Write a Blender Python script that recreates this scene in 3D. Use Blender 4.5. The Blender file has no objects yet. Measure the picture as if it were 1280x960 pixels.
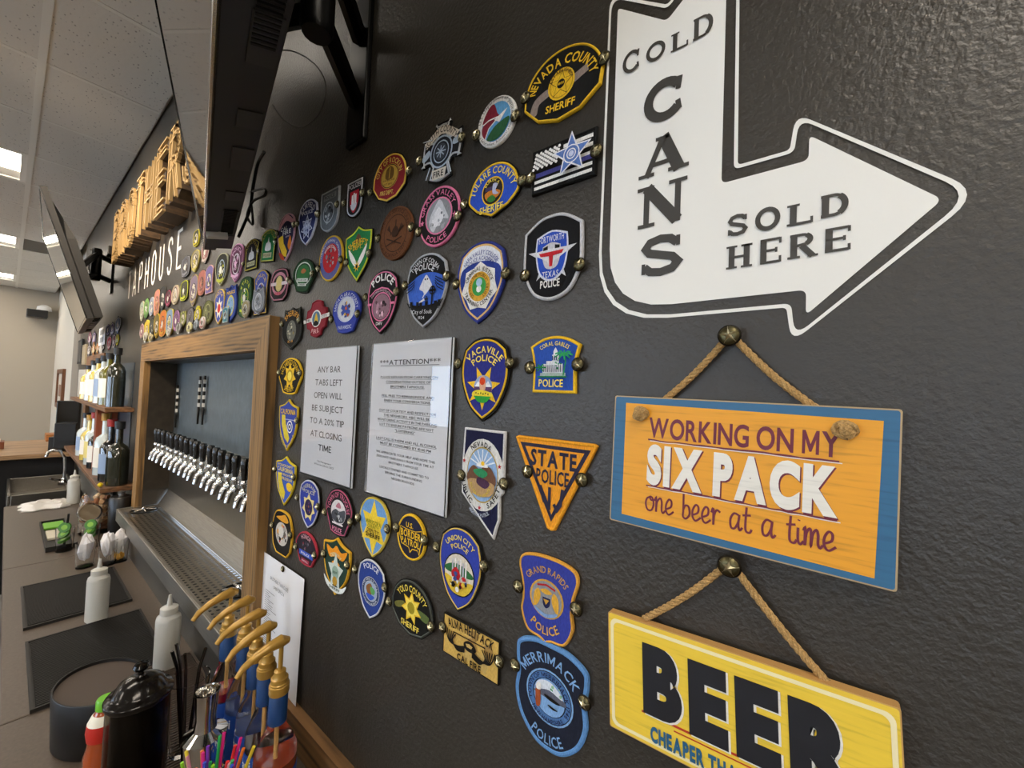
import bpy, math, random
from mathutils import Vector, Matrix
PI = math.pi
S = bpy.context.scene
COL = S.collection
# ------------------------------------------------------------------ camera
cam_d = bpy.data.cameras.new('camera'); cam = bpy.data.objects.new('camera', cam_d); COL.objects.link(cam)
cam_d.sensor_fit = 'HORIZONTAL'; cam_d.sensor_width = 36.0; cam_d.lens = 36.0*502.985/1280.0
cam_d.clip_start = 0.01; cam_d.clip_end = 100
cam.matrix_world = Matrix(((0.78223067, -0.01375912, 0.62283695, 0.0), (0.62166682, -0.04785874, -0.78181833, -0.445),
                           (0.04056532, 0.99875934, -0.02888298, 1.70), (0, 0, 0, 1)))
S.camera = cam
# ------------------------------------------------------------------ view, world, lights
S.view_settings.view_transform = 'Standard'; S.view_settings.look = 'None'
S.view_settings.gamma = 1; S.view_settings.use_curve_mapping = False
S.view_settings.exposure = 0.12
wd = bpy.data.worlds.new('daylight'); S.world = wd; wd.use_nodes = True
bg = wd.node_tree.nodes['Background']; bg.inputs[0].default_value = (0.62, 0.78, 1.0, 1); bg.inputs[1].default_value = 6.5
TROFFER_POWER = 15.0
def lamp(name, kind, loc, target, power, color, size=0.1, spot=None, blend=0.5, size_y=None):
    d = bpy.data.lights.new(name, kind); d.energy = power; d.color = color
    if kind == 'AREA':
        d.size = size
        if size_y: d.shape = 'RECTANGLE'; d.size_y = size_y
    else: d.shadow_soft_size = size
    if spot: d.spot_size = math.radians(spot); d.spot_blend = blend
    o = bpy.data.objects.new(name, d); COL.objects.link(o); o.location = loc
    o.rotation_euler = (Vector(target)-Vector(loc)).to_track_quat('-Z', 'Y').to_euler()
    return o
WARM = (1.0, 0.80, 0.58)
TRACKS = [((-2.25, -1.10, 3.0), (-3.25, 0.0, 2.35), 170, 64), ((-1.90, -1.25, 3.0), (-2.3, 0.0, 2.1), 110, 62), ((-4.9, -1.2, 3.0), (-4.6, 0.0, 2.2), 90, 60)]
for i, (a, b, p, sz) in enumerate(TRACKS):
    lamp('track_lamp_light', 'SPOT', a, b, p, WARM, 0.035, sz, 0.8)
# ------------------------------------------------------------------ materials
def lin(c):
    if isinstance(c, str): c = tuple(int(c[i:i+2], 16) for i in (0, 2, 4))
    return tuple(((v/255)/12.92 if v/255 <= 0.04045 else ((v/255+0.055)/1.055)**2.4) for v in c)
MC = {}
def nodes(name):
    m = bpy.data.materials.new(name); m.use_nodes = True
    return m, m.node_tree.nodes, m.node_tree.links, m.node_tree.nodes['Principled BSDF']
def mat(col, rough=0.6, metal=0.0, kind='plain', **k):
    key = (str(col), rough, metal, kind, str(sorted(k.items())))
    if key in MC: return MC[key]
    m, N, L, B = nodes(kind); c = lin(col)
    B.inputs['Base Color'].default_value = (*c, 1); B.inputs['Roughness'].default_value = rough; B.inputs['Metallic'].default_value = metal
    tc = N.new('ShaderNodeTexCoord')
    def noise(scale, detail=3, vec=None, stretch=None):
        n = N.new('ShaderNodeTexNoise'); n.inputs['Scale'].default_value = scale; n.inputs['Detail'].default_value = detail
        src = tc.outputs['Object']
        if stretch:
            mp = N.new('ShaderNodeMapping'); mp.inputs['Scale'].default_value = stretch; L.new(src, mp.inputs[0]); src = mp.outputs[0]
        L.new(src, n.inputs['Vector']); return n
    def ramp(fac, stops):
        r = N.new('ShaderNodeValToRGB'); e = r.color_ramp.elements
        for i, (p, cc) in enumerate(stops):
            if i > 1: e.new(p)
            e[i].position = p; e[i].color = (*cc, 1)
        L.new(fac, r.inputs[0]); return r
    def bump(h, strength, dist=0.001):
        b = N.new('ShaderNodeBump'); b.inputs['Strength'].default_value = strength; b.inputs['Distance'].default_value = dist
        L.new(h, b.inputs['Height']); L.new(b.outputs[0], B.inputs['Normal']); return b
    def sc(f): return tuple(min(1, x*f) for x in c)
    if kind == 'fabric':
        n = noise(900, 2, stretch=(1, 1, 0.25)); r = ramp(n.outputs['Fac'], [(0.3, sc(0.78)), (0.7, sc(1.12))])
        L.new(r.outputs[0], B.inputs['Base Color']); bump(n.outputs['Fac'], 0.5, 0.0005); B.inputs['Roughness'].default_value = 0.85
        B.inputs['Specular IOR Level'].default_value = 0.25
    elif kind == 'wall':
        n = noise(150, 3); n2 = noise(420, 2); ad = N.new('ShaderNodeMath'); ad.operation = 'ADD'
        L.new(n.outputs['Fac'], ad.inputs[0]); mu = N.new('ShaderNodeMath'); mu.operation = 'MULTIPLY'; mu.inputs[1].default_value = 0.3
        L.new(n2.outputs['Fac'], mu.inputs[0]); L.new(mu.outputs[0], ad.inputs[1]); bump(ad.outputs[0], k.get('b', 0.35), 0.003)
    elif kind == 'wood':
        ax = k.get('axis', 'x'); st = {'x': (1.1, 14, 14), 'z': (14, 14, 1.1), 'y': (14, 1.1, 14)}[ax]; f = k.get('f', 1.0)
        n = noise(3.2*f, 5, stretch=st); w = N.new('ShaderNodeTexWave'); w.inputs['Scale'].default_value = 1.6*f
        w.inputs['Distortion'].default_value = 7; w.inputs['Detail'].default_value = 3; w.bands_direction = 'Z' if ax != 'z' else 'X'
        mp = N.new('ShaderNodeMapping'); mp.inputs['Scale'].default_value = {'x': (1, 12, 12), 'z': (12, 12, 1), 'y': (12, 1, 12)}[ax]
        L.new(tc.outputs['Object'], mp.inputs[0]); L.new(mp.outputs[0], w.inputs['Vector'])
        mx = N.new('ShaderNodeMath'); mx.operation = 'MULTIPLY_ADD'; mx.inputs[1].default_value = k.get('wv', 0.22)
        L.new(w.outputs['Fac'], mx.inputs[0]); L.new(n.outputs['Fac'], mx.inputs[2])
        d = k.get('dark', 0.35); r = ramp(mx.outputs[0], [(0.36, sc(d)), (0.5, sc(0.75)), (0.6, sc(1.0)), (0.85, sc(1.3))])
        L.new(r.outputs[0], B.inputs['Base Color']); bump(mx.outputs[0], 0.35, 0.002)
    elif kind == 'print':
        n = noise(10, 6, stretch=(2, 1, 30)); r = ramp(n.outputs['Fac'], [(0.30, sc(k.get('d', 0.72))), (0.44, c), (0.8, sc(1.08))])
        L.new(r.outputs[0], B.inputs['Base Color'])
    elif kind == 'steel':
        st = k.get('st', (2, 60, 60)); n = noise(8, 4, stretch=st); r = ramp(n.outputs['Fac'], [(0.3, sc(0.8)), (0.7, sc(1.15))])
        L.new(r.outputs[0], B.inputs['Base Color']); B.inputs['Metallic'].default_value = 1.0
        rr = N.new('ShaderNodeMapRange'); rr.inputs['To Min'].default_value = rough*0.8; rr.inputs['To Max'].default_value = rough*1.3
        L.new(n.outputs['Fac'], rr.inputs[0]); L.new(rr.outputs[0], B.inputs['Roughness']); bump(n.outputs['Fac'], 0.08, 0.001)
    elif kind == 'mottle':
        n = noise(k.get('s', 20), 6); r = ramp(n.outputs['Fac'], [(0.3, sc(k.get('lo', 0.75))), (0.7, sc(k.get('hi', 1.2)))])
        L.new(r.outputs[0], B.inputs['Base Color']); bump(n.outputs['Fac'], k.get('b', 0.1), 0.002)
    elif kind == 'tile':
        v = N.new('ShaderNodeTexVoronoi'); v.inputs['Scale'].default_value = 70
        mp = N.new('ShaderNodeMapping'); mp.inputs['Scale'].default_value = (0.5, 1, 1); L.new(tc.outputs['Object'], mp.inputs[0]); L.new(mp.outputs[0], v.inputs['Vector'])
        n = noise(60, 4); mu = N.new('ShaderNodeMath'); mu.operation = 'MULTIPLY'; L.new(v.outputs['Distance'], mu.inputs[0]); L.new(n.outputs['Fac'], mu.inputs[1])
        r = ramp(mu.outputs[0], [(0.04, sc(0.45)), (0.11, c)]); L.new(r.outputs[0], B.inputs['Base Color']); bump(mu.outputs[0], 0.3, 0.002)
    elif kind == 'rope':
        w = N.new('ShaderNodeTexNoise'); w.inputs['Scale'].default_value = 700; L.new(tc.outputs['Object'], w.inputs['Vector'])
        r = ramp(w.outputs['Fac'], [(0.3, sc(0.6)), (0.7, sc(1.2))]); L.new(r.outputs[0], B.inputs['Base Color']); bump(w.outputs['Fac'], 0.6, 0.001)
    elif kind == 'glass':
        B.inputs['Transmission Weight'].default_value = 1.0; B.inputs['IOR'].default_value = k.get('ior', 1.35); B.inputs['Roughness'].default_value = rough
    elif kind == 'milky':
        B.inputs['Subsurface Weight'].default_value = 0.4; B.inputs['Subsurface Radius'].default_value = (0.03, 0.03, 0.03); B.inputs['Transmission Weight'].default_value = 0.35
    elif kind == 'emit':
        B.inputs['Emission Color'].default_value = (*c, 1); B.inputs['Emission Strength'].default_value = k.get('e', 5)
    if kind == 'plain' and k.get('coat'): B.inputs['Coat Weight'].default_value = k['coat']
    MC[key] = m; return m
def fab(c): return mat(c, 0.85, 0, 'fabric')
# ------------------------------------------------------------------ mesh helpers
class MB:
    def __init__(s): s.v = []; s.f = []; s.m = []; s.sm = []
    def add(s, vs, fs, mi=0, sm=False):
        b = len(s.v); s.v += [tuple(p) for p in vs]
        for f in fs: s.f.append([b+i for i in f]); s.m.append(mi); s.sm.append(sm)
        return s
    def box(s, x0, x1, y0, y1, z0, z1, mi=0, M=None):
        vs = [(x, y, z) for z in (z0, z1) for y in (y0, y1) for x in (x0, x1)]
        if M: vs = [M @ Vector(p) for p in vs]
        return s.add(vs, [(0, 2, 3, 1), (4, 5, 7, 6), (0, 1, 5, 4), (2, 6, 7, 3), (0, 4, 6, 2), (1, 3, 7, 5)], mi)
    def poly(s, pts, y, mi=0):            # flat polygon facing -y; pts are (x, z)
        a = sum(pts[i][0]*pts[(i+1) % len(pts)][1]-pts[(i+1) % len(pts)][0]*pts[i][1] for i in range(len(pts)))
        if a < 0: pts = pts[::-1]
        return s.add([(x, y, z) for x, z in pts], [list(range(len(pts)))], mi)
    def prism(s, pts, y0, y1, mi=0, ms=None):      # front at y0 (smaller y), back at y1
        a = sum(pts[i][0]*pts[(i+1) % len(pts)][1]-pts[(i+1) % len(pts)][0]*pts[i][1] for i in range(len(pts)))
        if a < 0: pts = pts[::-1]
        n = len(pts); s.add([(x, y0, z) for x, z in pts], [list(range(n))], mi)
        s.add([(x, y1, z) for x, z in pts], [list(range(n))[::-1]], mi)
        s.add([(x, y0, z) for x, z in pts]+[(x, y1, z) for x, z in pts], [(i, i+n, (i+1) % n+n, (i+1) % n) for i in range(n)], mi if ms is None else ms)
        return s
    def band(s, A, ya, Bp, yb, mi=0, sm=False):
        n = len(A); return s.add([(x, ya, z) for x, z in A]+[(x, yb, z) for x, z in Bp], [(i, (i+1) % n, (i+1) % n+n, i+n) for i in range(n)], mi, sm)
    def lathe(s, prof, c=(0, 0, 0), n=24, mi=0, M=None, sx=1, sy=1):     # prof: (r, z)
        vs = []; fs = []
        for r, z in prof:
            for i in range(n):
                a = 2*PI*i/n; p = Vector((c[0]+r*math.cos(a)*sx, c[1]+r*math.sin(a)*sy, c[2]+z)); vs.append(M @ p if M else p)
        for j in range(len(prof)-1):
            for i in range(n):
                k = (i+1) % n; fs.append((j*n+i, j*n+k, (j+1)*n+k, (j+1)*n+i))
        s.add(vs, fs, mi, True)
        m = len(prof)-1
        if prof[0][0] > 1e-5: s.add(vs[:n], [list(range(n))[::-1]], mi)
        if prof[m][0] > 1e-5: s.add(vs[m*n:], [list(range(n))], mi)
        return s
    def tube(s, pts, r, n=8, mi=0, rs=None):
        pts = [Vector(p) for p in pts]; m = len(pts); vs = []; fs = []
        t0 = (pts[1]-pts[0]).normalized(); up = Vector((0, 0, 1)) if abs(t0.z) < 0.9 else Vector((1, 0, 0)); u = t0.cross(up).normalized()
        for j in range(m):
            t = (pts[min(j+1, m-1)]-pts[max(j-1, 0)]).normalized(); u = (u-t*u.dot(t)).normalized(); w = t.cross(u)
            rr = rs[j] if rs else r
            for i in range(n):
                a = 2*PI*i/n; vs.append(pts[j]+u*math.cos(a)*rr+w*math.sin(a)*rr)
        for j in range(m-1):
            for i in range(n):
                k = (i+1) % n; fs.append((j*n+i, j*n+k, (j+1)*n+k, (j+1)*n+i))
        s.add(vs, fs, mi, True); s.add(vs[:n], [list(range(n))[::-1]], mi); s.add(vs[-n:], [list(range(n))], mi); return s
    def mesh(s, name, mats):
        me = bpy.data.meshes.new(name); me.from_pydata(s.v, [], s.f)
        for m in (mats if isinstance(mats, (list, tuple)) else [mats]): me.materials.append(m)
        me.polygons.foreach_set('material_index', s.m); me.polygons.foreach_set('use_smooth', s.sm); me.update()
        if any(s.sm): me.set_sharp_from_angle(angle=math.radians(38))
        return me
    def build(s, name, mats, parent=None, loc=None, bevel=0, **k):
        o = bpy.data.objects.new(name, s.mesh(name, mats)); COL.objects.link(o)
        if parent: o.parent = parent
        if loc: o.location = loc
        if bevel:
            b = o.modifiers.new('bevel', 'BEVEL'); b.width = bevel; b.segments = 2; b.limit_method = 'ANGLE'
        for a, b in k.items(): o[a] = b
        return o
def thing(name, label, cat, loc=(0, 0, 0), rot=(0, 0, 0), group=None):
    o = bpy.data.objects.new(name, None); COL.objects.link(o); o.location = loc; o.rotation_euler = rot; o.empty_display_size = 0.05
    o['label'] = label; o['category'] = cat
    if group: o['group'] = group
    return o
def tag(o, label, cat, group=None):
    o['label'] = label; o['category'] = cat
    if group: o['group'] = group
    return o
def copy_of(o, label=None, loc=None, rot=None, parent=None):
    c = o.copy(); COL.objects.link(c)
    if parent: c.parent = parent
    for ch in list(o.children): copy_of(ch, parent=c)
    if label: c['label'] = label
    if loc is not None: c.location = loc
    if rot is not None: c.rotation_euler = rot
    return c
def struct(o): o['kind'] = 'structure'; return o
def circ(cx, cz, rx, rz=None, n=28, a0=0, a1=360):
    rz = rx if rz is None else rz; full = abs(a1-a0) >= 360; k = n if full else n+1
    return [(cx+rx*math.cos(math.radians(a0+(a1-a0)*i/n)), cz+rz*math.sin(math.radians(a0+(a1-a0)*i/n))) for i in range(k)]
def rrect(x0, x1, z0, z1, r, n=5):
    p = []
    for cx, cz, a in ((x1-r, z1-r, 0), (x0+r, z1-r, 90), (x0+r, z0+r, 180), (x1-r, z0+r, 270)):
        p += circ(cx, cz, r, r, n, a, a+90)
    return p
def smooth(pts, n=6, closed=True):
    """Catmull-Rom through (u, v) points; a third item marks a sharp corner."""
    P = [(p[0], p[1]) for p in pts]; C = [len(p) > 2 for p in pts]; m = len(P); out = []
    for i in range(m if closed else m-1):
        a, b = P[i], P[(i+1) % m]; p = P[i-1] if (closed or i > 0) else a; q = P[(i+2) % m] if (closed or i+2 < m) else b
        if C[i]: p = a
        if C[(i+1) % m]: q = b
        d = max(1, n)
        if C[i] and C[(i+1) % m]: d = 1
        for k in range(d):
            t = k/d; t2 = t*t; t3 = t2*t
            out.append(tuple(0.5*((2*a[j])+(-p[j]+b[j])*t+(2*p[j]-5*a[j]+4*b[j]-q[j])*t2+(-p[j]+3*a[j]-3*b[j]+q[j])*t3) for j in (0, 1)))
    if not closed: out.append(P[-1])
    return out
def inset(pts, d):
    n = len(pts); a = sum(pts[i][0]*pts[(i+1) % n][1]-pts[(i+1) % n][0]*pts[i][1] for i in range(n)); sg = 1 if a > 0 else -1; out = []
    for i in range(n):
        p, q, r = Vector(pts[i-1]), Vector(pts[i]), Vector(pts[(i+1) % n]); e1 = (q-p); e2 = (r-q)
        e1 = e1.normalized() if e1.length > 1e-9 else e2.normalized(); e2 = e2.normalized() if e2.length > 1e-9 else e1
        n1 = Vector((-e1.y, e1.x))*sg; n2 = Vector((-e2.y, e2.x))*sg; b = (n1+n2)
        b = b.normalized() if b.length > 1e-6 else n1; c = max(0.55, b.dot(n1)); out.append(tuple(q+b*(d/c)))
    return out
# ------------------------------------------------------------------ glyphs from the built-in typeface
GC = {}
RES = [2]
def glyph(ch, bold=0.0):
    key = (ch, bold, RES[0])
    if key in GC: return GC[key]
    if ch == 'M' and bold > 0:
        s = .13+1.9*bold; w = .92; a = min(.3, s*1.0)
        GC[key] = ([(0, 0), (s, 0), (s, .62), (w/2-s*.33, .1), (w/2+s*.33, .1), (w-s, .62), (w-s, 0), (w, 0), (w, 1), (w-a, 1), (w/2, .42), (a, 1), (0, 1)], [list(range(13))], w); return GC[key]
    cu = bpy.data.curves.new('glyph', 'FONT'); cu.body = ch; cu.resolution_u = RES[0]; cu.offset = bold; cu.fill_mode = 'FRONT'; cu.size = 1.0
    ob = bpy.data.objects.new('glyph', cu); COL.objects.link(ob)
    me = ob.to_mesh(); v = [(p.co.x, p.co.y) for p in me.vertices]; f = [list(p.vertices) for p in me.polygons]; ob.to_mesh_clear()
    bpy.data.objects.remove(ob); bpy.data.curves.remove(cu)
    if v:
        x0 = min(p[0] for p in v); x1 = max(p[0] for p in v); v = [((x-x0)/0.7, y/0.7) for x, y in v]; GC[key] = (v, f, (x1-x0)/0.7)
    else: GC[key] = ([], [], 0.3)
    return GC[key]
def layout(s, bold=0.0, gap=0.13, space=0.36):
    vs = []; fs = []; x = 0
    for ch in s:
        if ch == ' ': x += space; continue
        v, f, w = glyph(ch, bold); b = len(vs); vs += [(px+x, py) for px, py in v]; fs += [[b+i for i in q] for q in f]; x += w+gap
    return vs, fs, max(1e-6, x-gap)
def put_line(mb, s, cx, cz, width, height, y, mi=0, bold=0.0, slant=0.0, rise=0.0, gap=0.13, align='c'):
    vs, fs, W = layout(s, bold, gap)
    if width is None: width = W*height*0.85
    ox = cx-width/2 if align == 'c' else cx
    k = width/W
    mb.add([(ox+x*k+yy*slant*height, y, cz+(yy-0.5)*height+rise*(x/W-0.5)) for x, yy in vs], fs, mi)
def put_arc(mb, s, cx, cz, a, b, mid, span, height, y, mi=0, flip=False, bold=0.0, gap=0.16):
    """bend a line of text along an ellipse; angles in degrees, flip for text read along the bottom."""
    vs, fs, W = layout(s, bold, gap); out = []
    for x, yy in vs:
        t = x/W
        if flip: th = math.radians(mid+(t-0.5)*span); e = -yy*height
        else: th = math.radians(mid-(t-0.5)*span); e = yy*height
        out.append((cx+(a+e)*math.cos(th), y, cz+(b+e)*math.sin(th)))
    mb.add(out, fs, mi)
SK = [0]
def stroke(mb, pts, w, y, mi=0, closed=False, taper=None):
    SK[0] += 1; y -= (SK[0] % 5)*0.00004
    n = len(pts); L = []; R = []
    for i in range(n):
        p = Vector(pts[i-1] if (i or closed) else pts[i]); q = Vector(pts[(i+1) % n] if (i < n-1 or closed) else pts[i]); t = (q-p)
        if t.length < 1e-9: t = Vector((1, 0))
        t.normalize(); nn = Vector((-t.y, t.x)); c = Vector(pts[i])
        if 0 < i < n-1 or closed:
            e = (Vector(pts[i])-Vector(pts[i-1])); e = e.normalized() if e.length > 1e-9 else t; k = 1/max(0.5, abs(e.dot(t)))
        else: k = 1
        ww = w*(taper[i] if taper else 1)/2*k; L.append(c+nn*ww); R.append(c-nn*ww)
    m = n if closed else n-1
    for i in range(m):
        j = (i+1) % n; q4 = [L[i], R[i], R[j], L[j]]; yy = y-i*0.000006
        ar_ = sum(q4[k].x*q4[(k+1) % 4].y-q4[(k+1) % 4].x*q4[k].y for k in range(4))
        if ar_ < 0: q4 = q4[::-1]
        mb.add([(p.x, yy, p.y) for p in q4], [(0, 1, 2, 3)], mi)
def star(cx, cz, R, r, n=5, rot=90):
    return [(cx+(R if i % 2 == 0 else r)*math.cos(math.radians(rot+180*i/n)), cz+(R if i % 2 == 0 else r)*math.sin(math.radians(rot+180*i/n))) for i in range(2*n)]
# ================================================================== THE SETTING
WALLC = '36322c'
CEIL = 3.094; CT = 0.9138
def slab(name, x0, x1, y0, y1, z0, z1, m, **k):
    return struct(MB().box(x0, x1, y0, y1, z0, z1).build(name, m, **k))
wm = mat(WALLC, 0.37, 0, 'wall', b=0.4)
NX0, NX1, NZ0, NZ1 = -2.668, -1.160, 1.02, 1.80       # opening behind the tap frame
def wall_piece(mb, x0, x1, z0, z1): mb.box(x0, x1, 0, 0.13, z0, z1)
for a in ((-5.95, NX0, 0, CEIL+.2), (NX1, 4.2, 0, CEIL+.2), (NX0, NX1, NZ1, CEIL+.2), (NX0, NX1, 0, NZ0)):
    wall = MB(); wall_piece(wall, *a); struct(wall.build('wall_back', wm))
slab('wall_back_low_end', -6.6, -5.95, 0.0, 0.039, 0, 2.83, mat('8b8378', 0.5, 0, 'wall', b=0.2))
slab('wall_back_far', -10.2, -5.95, 0.04, 0.2, 0, CEIL+.2, mat('d4cfc4', 0.6, 0, 'wall', b=0.1))
fw = mat('ada495', 0.7, 0, 'wall', b=0.15)
slab('wall_left', -10.25, -10.12, -7.2, 0.2, 0, CEIL+.2, fw)
slab('wall_right', 4.2, 4.3, -7.2, 0.13, 0, CEIL+.2, fw)
slab('floor', -10.2, 4.3, -7.2, 0.13, -0.06, 0, mat('8a857c', 0.5, 0, 'mottle', s=6))
# street side wall with large shop windows
wf = MB(); SPANS = [(-9.2, -6.9), (-6.5, -4.2), (-3.8, -1.5), (1.2, 3.6)]
zlo, zhi = 0.7, 2.5; x = -10.2
for a, b in SPANS: wf.box(x, a, -7.3, -7.2, 0, CEIL+.2); wf.box(a, b, -7.3, -7.2, 0, zlo); wf.box(a, b, -7.3, -7.2, zhi, CEIL+.2); x = b
wf.box(x, 4.3, -7.3, -7.2, 0, CEIL+.2); struct(wf.build('wall_front', fw))
alum = mat('2a2a2c', 0.35, 0.6)
for i, (a, b) in enumerate(SPANS):
    w = MB()
    for q in ((a, a+0.05, zlo, zhi), (b-0.05, b, zlo, zhi), (a, b, zlo, zlo+0.05), (a, b, zhi-0.05, zhi), ((a+b)/2-0.03, (a+b)/2+0.03, zlo, zhi)):
        w.box(q[0], q[1], -7.3, -7.2, q[2], q[3])
    o = struct(w.build('window_%d' % (i+1), alum)); MB().box(a+0.05, b-0.05, -7.26, -7.25, zlo+0.05, zhi-0.05).build('pane', mat('ffffff', 0.0, 0, 'glass', ior=1.02), o)
# niche lining behind the taps
galv = mat('7b858a', 0.45, 0, 'steel', st=(9, 3, 5)); brushed = mat('8f8a80', 0.3, 0, 'steel', st=(60, 60, 2))
dark_pl = mat('3a342c', 0.35, 0.3, 'mottle', s=30)
nb = struct(MB().box(NX0, NX1, 0.105, 0.112, 1.135, NZ1).build('wall_niche_back', galv))
ns = MB(); ns.box(NX0, NX0+0.006, 0.0, 0.104, 1.16, NZ1); ns.box(NX1-0.006, NX1, 0, 0.104, 1.16, NZ1); ns.box(NX0+.006, NX1-.006, 0, 0.104, NZ1-0.006, NZ1)
struct(ns.build('trim_niche_sides', dark_pl))
# ceiling: suspended grid of tiles
cl = struct(MB().box(-10.2, 4.3, -7.3, 0.2, CEIL+0.12, CEIL+0.2).build('ceiling', mat('6b6963', 0.8)))
tm = mat('d6d2ca', 0.9, 0, 'tile'); rm = mat('dedbd3', 0.5)
GX = [-2.755-0.611*k for k in range(-12, 13)]; GY0 = -0.414
rows = [(0.0, GY0)]+[(GY0-1.22*k, GY0-1.22*(k+1)) for k in range(6)]
tmesh = {}
troffers = []
for ri, (ya, yb) in enumerate(rows):
    yb = max(yb, -7.2)
    for gi in range(len(GX)-1):
        xr, xl = GX[gi], GX[gi+1]
        if xl < -10.15: xl = -10.12
        if xr > 4.2: xr = 4.2
        if xr-xl < 0.05: continue
        if ri in (1, 3, 5) and gi % 4 == (12+2) % 4:
            troffers.append((xl, xr, yb, ya, ri, gi)); continue
        key = (round(xr-xl, 3), round(ya-yb, 3))
        if key not in tmesh:
            w, d = key; q = MB(); q.box(-w/2+0.013, w/2-0.013, -d/2+0.013, d/2-0.013, -0.004, 0.012); q.box(-w/2+0.003, w/2-0.003, -d/2+0.003, d/2-0.003, 0.008, 0.016); tmesh[key] = q.mesh('ceiling_tile', tm)
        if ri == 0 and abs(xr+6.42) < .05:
            g_ = MB(); g_.box(xl+.015, xr-.015, yb+.015, ya-.01, CEIL+.001, CEIL+.012); o = g_.build('dark_ceiling_panel', mat('5d5953', .7), cl); continue  # one plain panel in the row along the wall, darker than the tiles
        o = bpy.data.objects.new('ceiling_tile', tmesh[key]); COL.objects.link(o); o.parent = cl; o.location = ((xl+xr)/2, (ya+yb)/2, CEIL)
for ri, (ya, yb) in enumerate(rows):
    MB().box(-10.12, 4.2, yb-0.013, yb+0.013, CEIL-0.006, CEIL+0.03).build('main_tee', rm, cl)
    if ri < 3:
        for gx in GX[:-1]: MB().box(gx-0.011, gx+0.011, max(yb, -7.2)+0.013, ya-0.013, CEIL-0.005, CEIL+0.03).build('cross_tee', rm, cl)
em = mat('fff4e4', 0.5, 0, 'emit', e=TROFFER_POWER); hs = mat('e9e6df', 0.5)
WHICH = {}
for k, (xl, xr, yb, ya, ri, gi) in enumerate(troffers):
    side = ['nearest the bar wall', 'over the middle of the room', 'nearest the windows'][(ri-1)//2]
    t = thing('ceiling_light', 'white recessed light panel %s, %s from the far left wall' % (side, ['seventh', 'sixth', 'fifth', 'fourth', 'third', 'second', 'first'][min(6, gi//4)]), 'ceiling light', ((xl+xr)/2, (ya+yb)/2, CEIL), group='recessed ceiling lights')
    w = (xr-xl)/2; d = (ya-yb)/2
    h = MB(); h.box(-w+.013, w-.013, -d+.013, d-.013, 0.04, 0.05); h.box(-w+.013, -w+.04, -d+.013, d-.013, -0.004, 0.05); h.box(w-.04, w-.013, -d+.013, d-.013, -0.004, 0.05)
    h.box(-w+.04, w-.04, -d+.013, -d+.04, -0.004, 0.05); h.box(-w+.04, w-.04, d-.04, d-.013, -0.004, 0.05); h.build('housing', hs, t)
    MB().box(-w+.21, w-.04, -d+.04, d-.04, 0.004, 0.012).build('diffuser', em, t)
    MB().add([(-w+.04, -d+.04, .006), (-w+.04, d-.04, .006), (-w+.21, d-.04, .035), (-w+.21, -d+.04, .035)], [(0, 1, 2, 3)]).build('reflector', hs, t)
# round stain on a tile
t = MB(); t.box(GX[13], GX[12], GY0-0.0, -0.0, 0, 0.001)
# track lights that wash the wall
blk = mat('111111', 0.4); 
for i, (a, b, p, sz) in enumerate(TRACKS):
    t = thing('track_light', 'black round ceiling spotlight aimed at the bar wall, %s from the far end' % ['second', 'third', 'first'][i], 'spotlight', (a[0], a[1]-0.02, CEIL), group='ceiling spotlights')
    MB().lathe([(0.045, 0), (0.045, -0.02), (0.012, -0.022), (0.012, -0.05)], n=16).build('base', blk, t)
    d = (Vector(b)-Vector(a)).normalized(); Mx = d.to_track_quat('-Z', 'Y').to_matrix().to_4x4(); Mx.translation = Vector((0, 0.0, -0.075))
    MB().lathe([(0.02, 0.075), (0.042, 0.06), (0.042, -0.0), (0.038, -0.0), (0.036, 0.05)], n=18, M=Mx).build('lamp_head', blk, t)
# ------------------------------------------------------------------ wooden frame round the taps
fx0, fx1 = -2.755, -1.153; fz1 = 1.885; bw = 0.089; FY = -0.024
wood = mat('87663a', 0.6, 0, 'wood', axis='x', f=1.3, dark=.25); woodz = mat('87663a', 0.6, 0, 'wood', axis='z', f=1.3)
fr = thing('tap_wall_frame', 'rough sawn brown wooden frame around the steel tap recess', 'frame', (fx0, 0, 1.0))
def P2(mb, pts, y0, y1): return mb.prism([(x-fx0, z-1.0) for x, z in pts], y0, y1)
P2(MB(), [(fx0, fz1), (fx1, fz1), (fx1-bw, fz1-bw), (fx0+0.0, fz1-bw), ], FY, 0.0).build('top_board', wood, fr, bevel=0.003)
P2(MB(), [(fx1, fz1), (fx1, 0.96), (fx1-bw+0.006, 0.96), (fx1-bw, fz1-bw)], FY, 0.0).build('side_board', woodz, fr, bevel=0.003)
P2(MB(), [(fx0, fz1-bw-0.001), (fx0, 1.04), (fx0+bw, 1.04), (fx0+bw, fz1-bw-0.001)], FY, 0.0).build('side_board', woodz, fr, bevel=0.003)
# ------------------------------------------------------------------ drip tray
steel = mat('a09b92', 0.4, 0, 'steel', st=(2, 60, 60)); chrome = mat('d8d8d8', 0.12, 1.0)
tz = 1.079; tx0, tx1 = -2.66, -1.165; ty0, ty1 = -0.09, 0.062
tr = thing('drip_tray', 'long perforated stainless steel drip tray under the row of taps', 'drip tray', (tx0, 0, CT))
def bx(mb, a, b, c, d, e, f, mi=0): return mb.box(a-tx0, b-tx0, c, d, e-CT, f-CT, mi)
q = MB(); bx(q, tx0, tx1, ty0, ty0+0.006, tz-0.05, tz+0.006); bx(q, tx1-0.006, tx1, ty0+0.006, -0.03, tz-0.05, tz+0.004); bx(q, tx0, tx0+0.006, ty0+0.006, -0.03, tz-0.05, tz+0.006)
bx(q, tx0+0.006, tx1-0.006, ty0+0.006, ty0+0.016, tz-0.004, tz+0.004); q.build('rim', steel, tr, bevel=0.0015)
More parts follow.
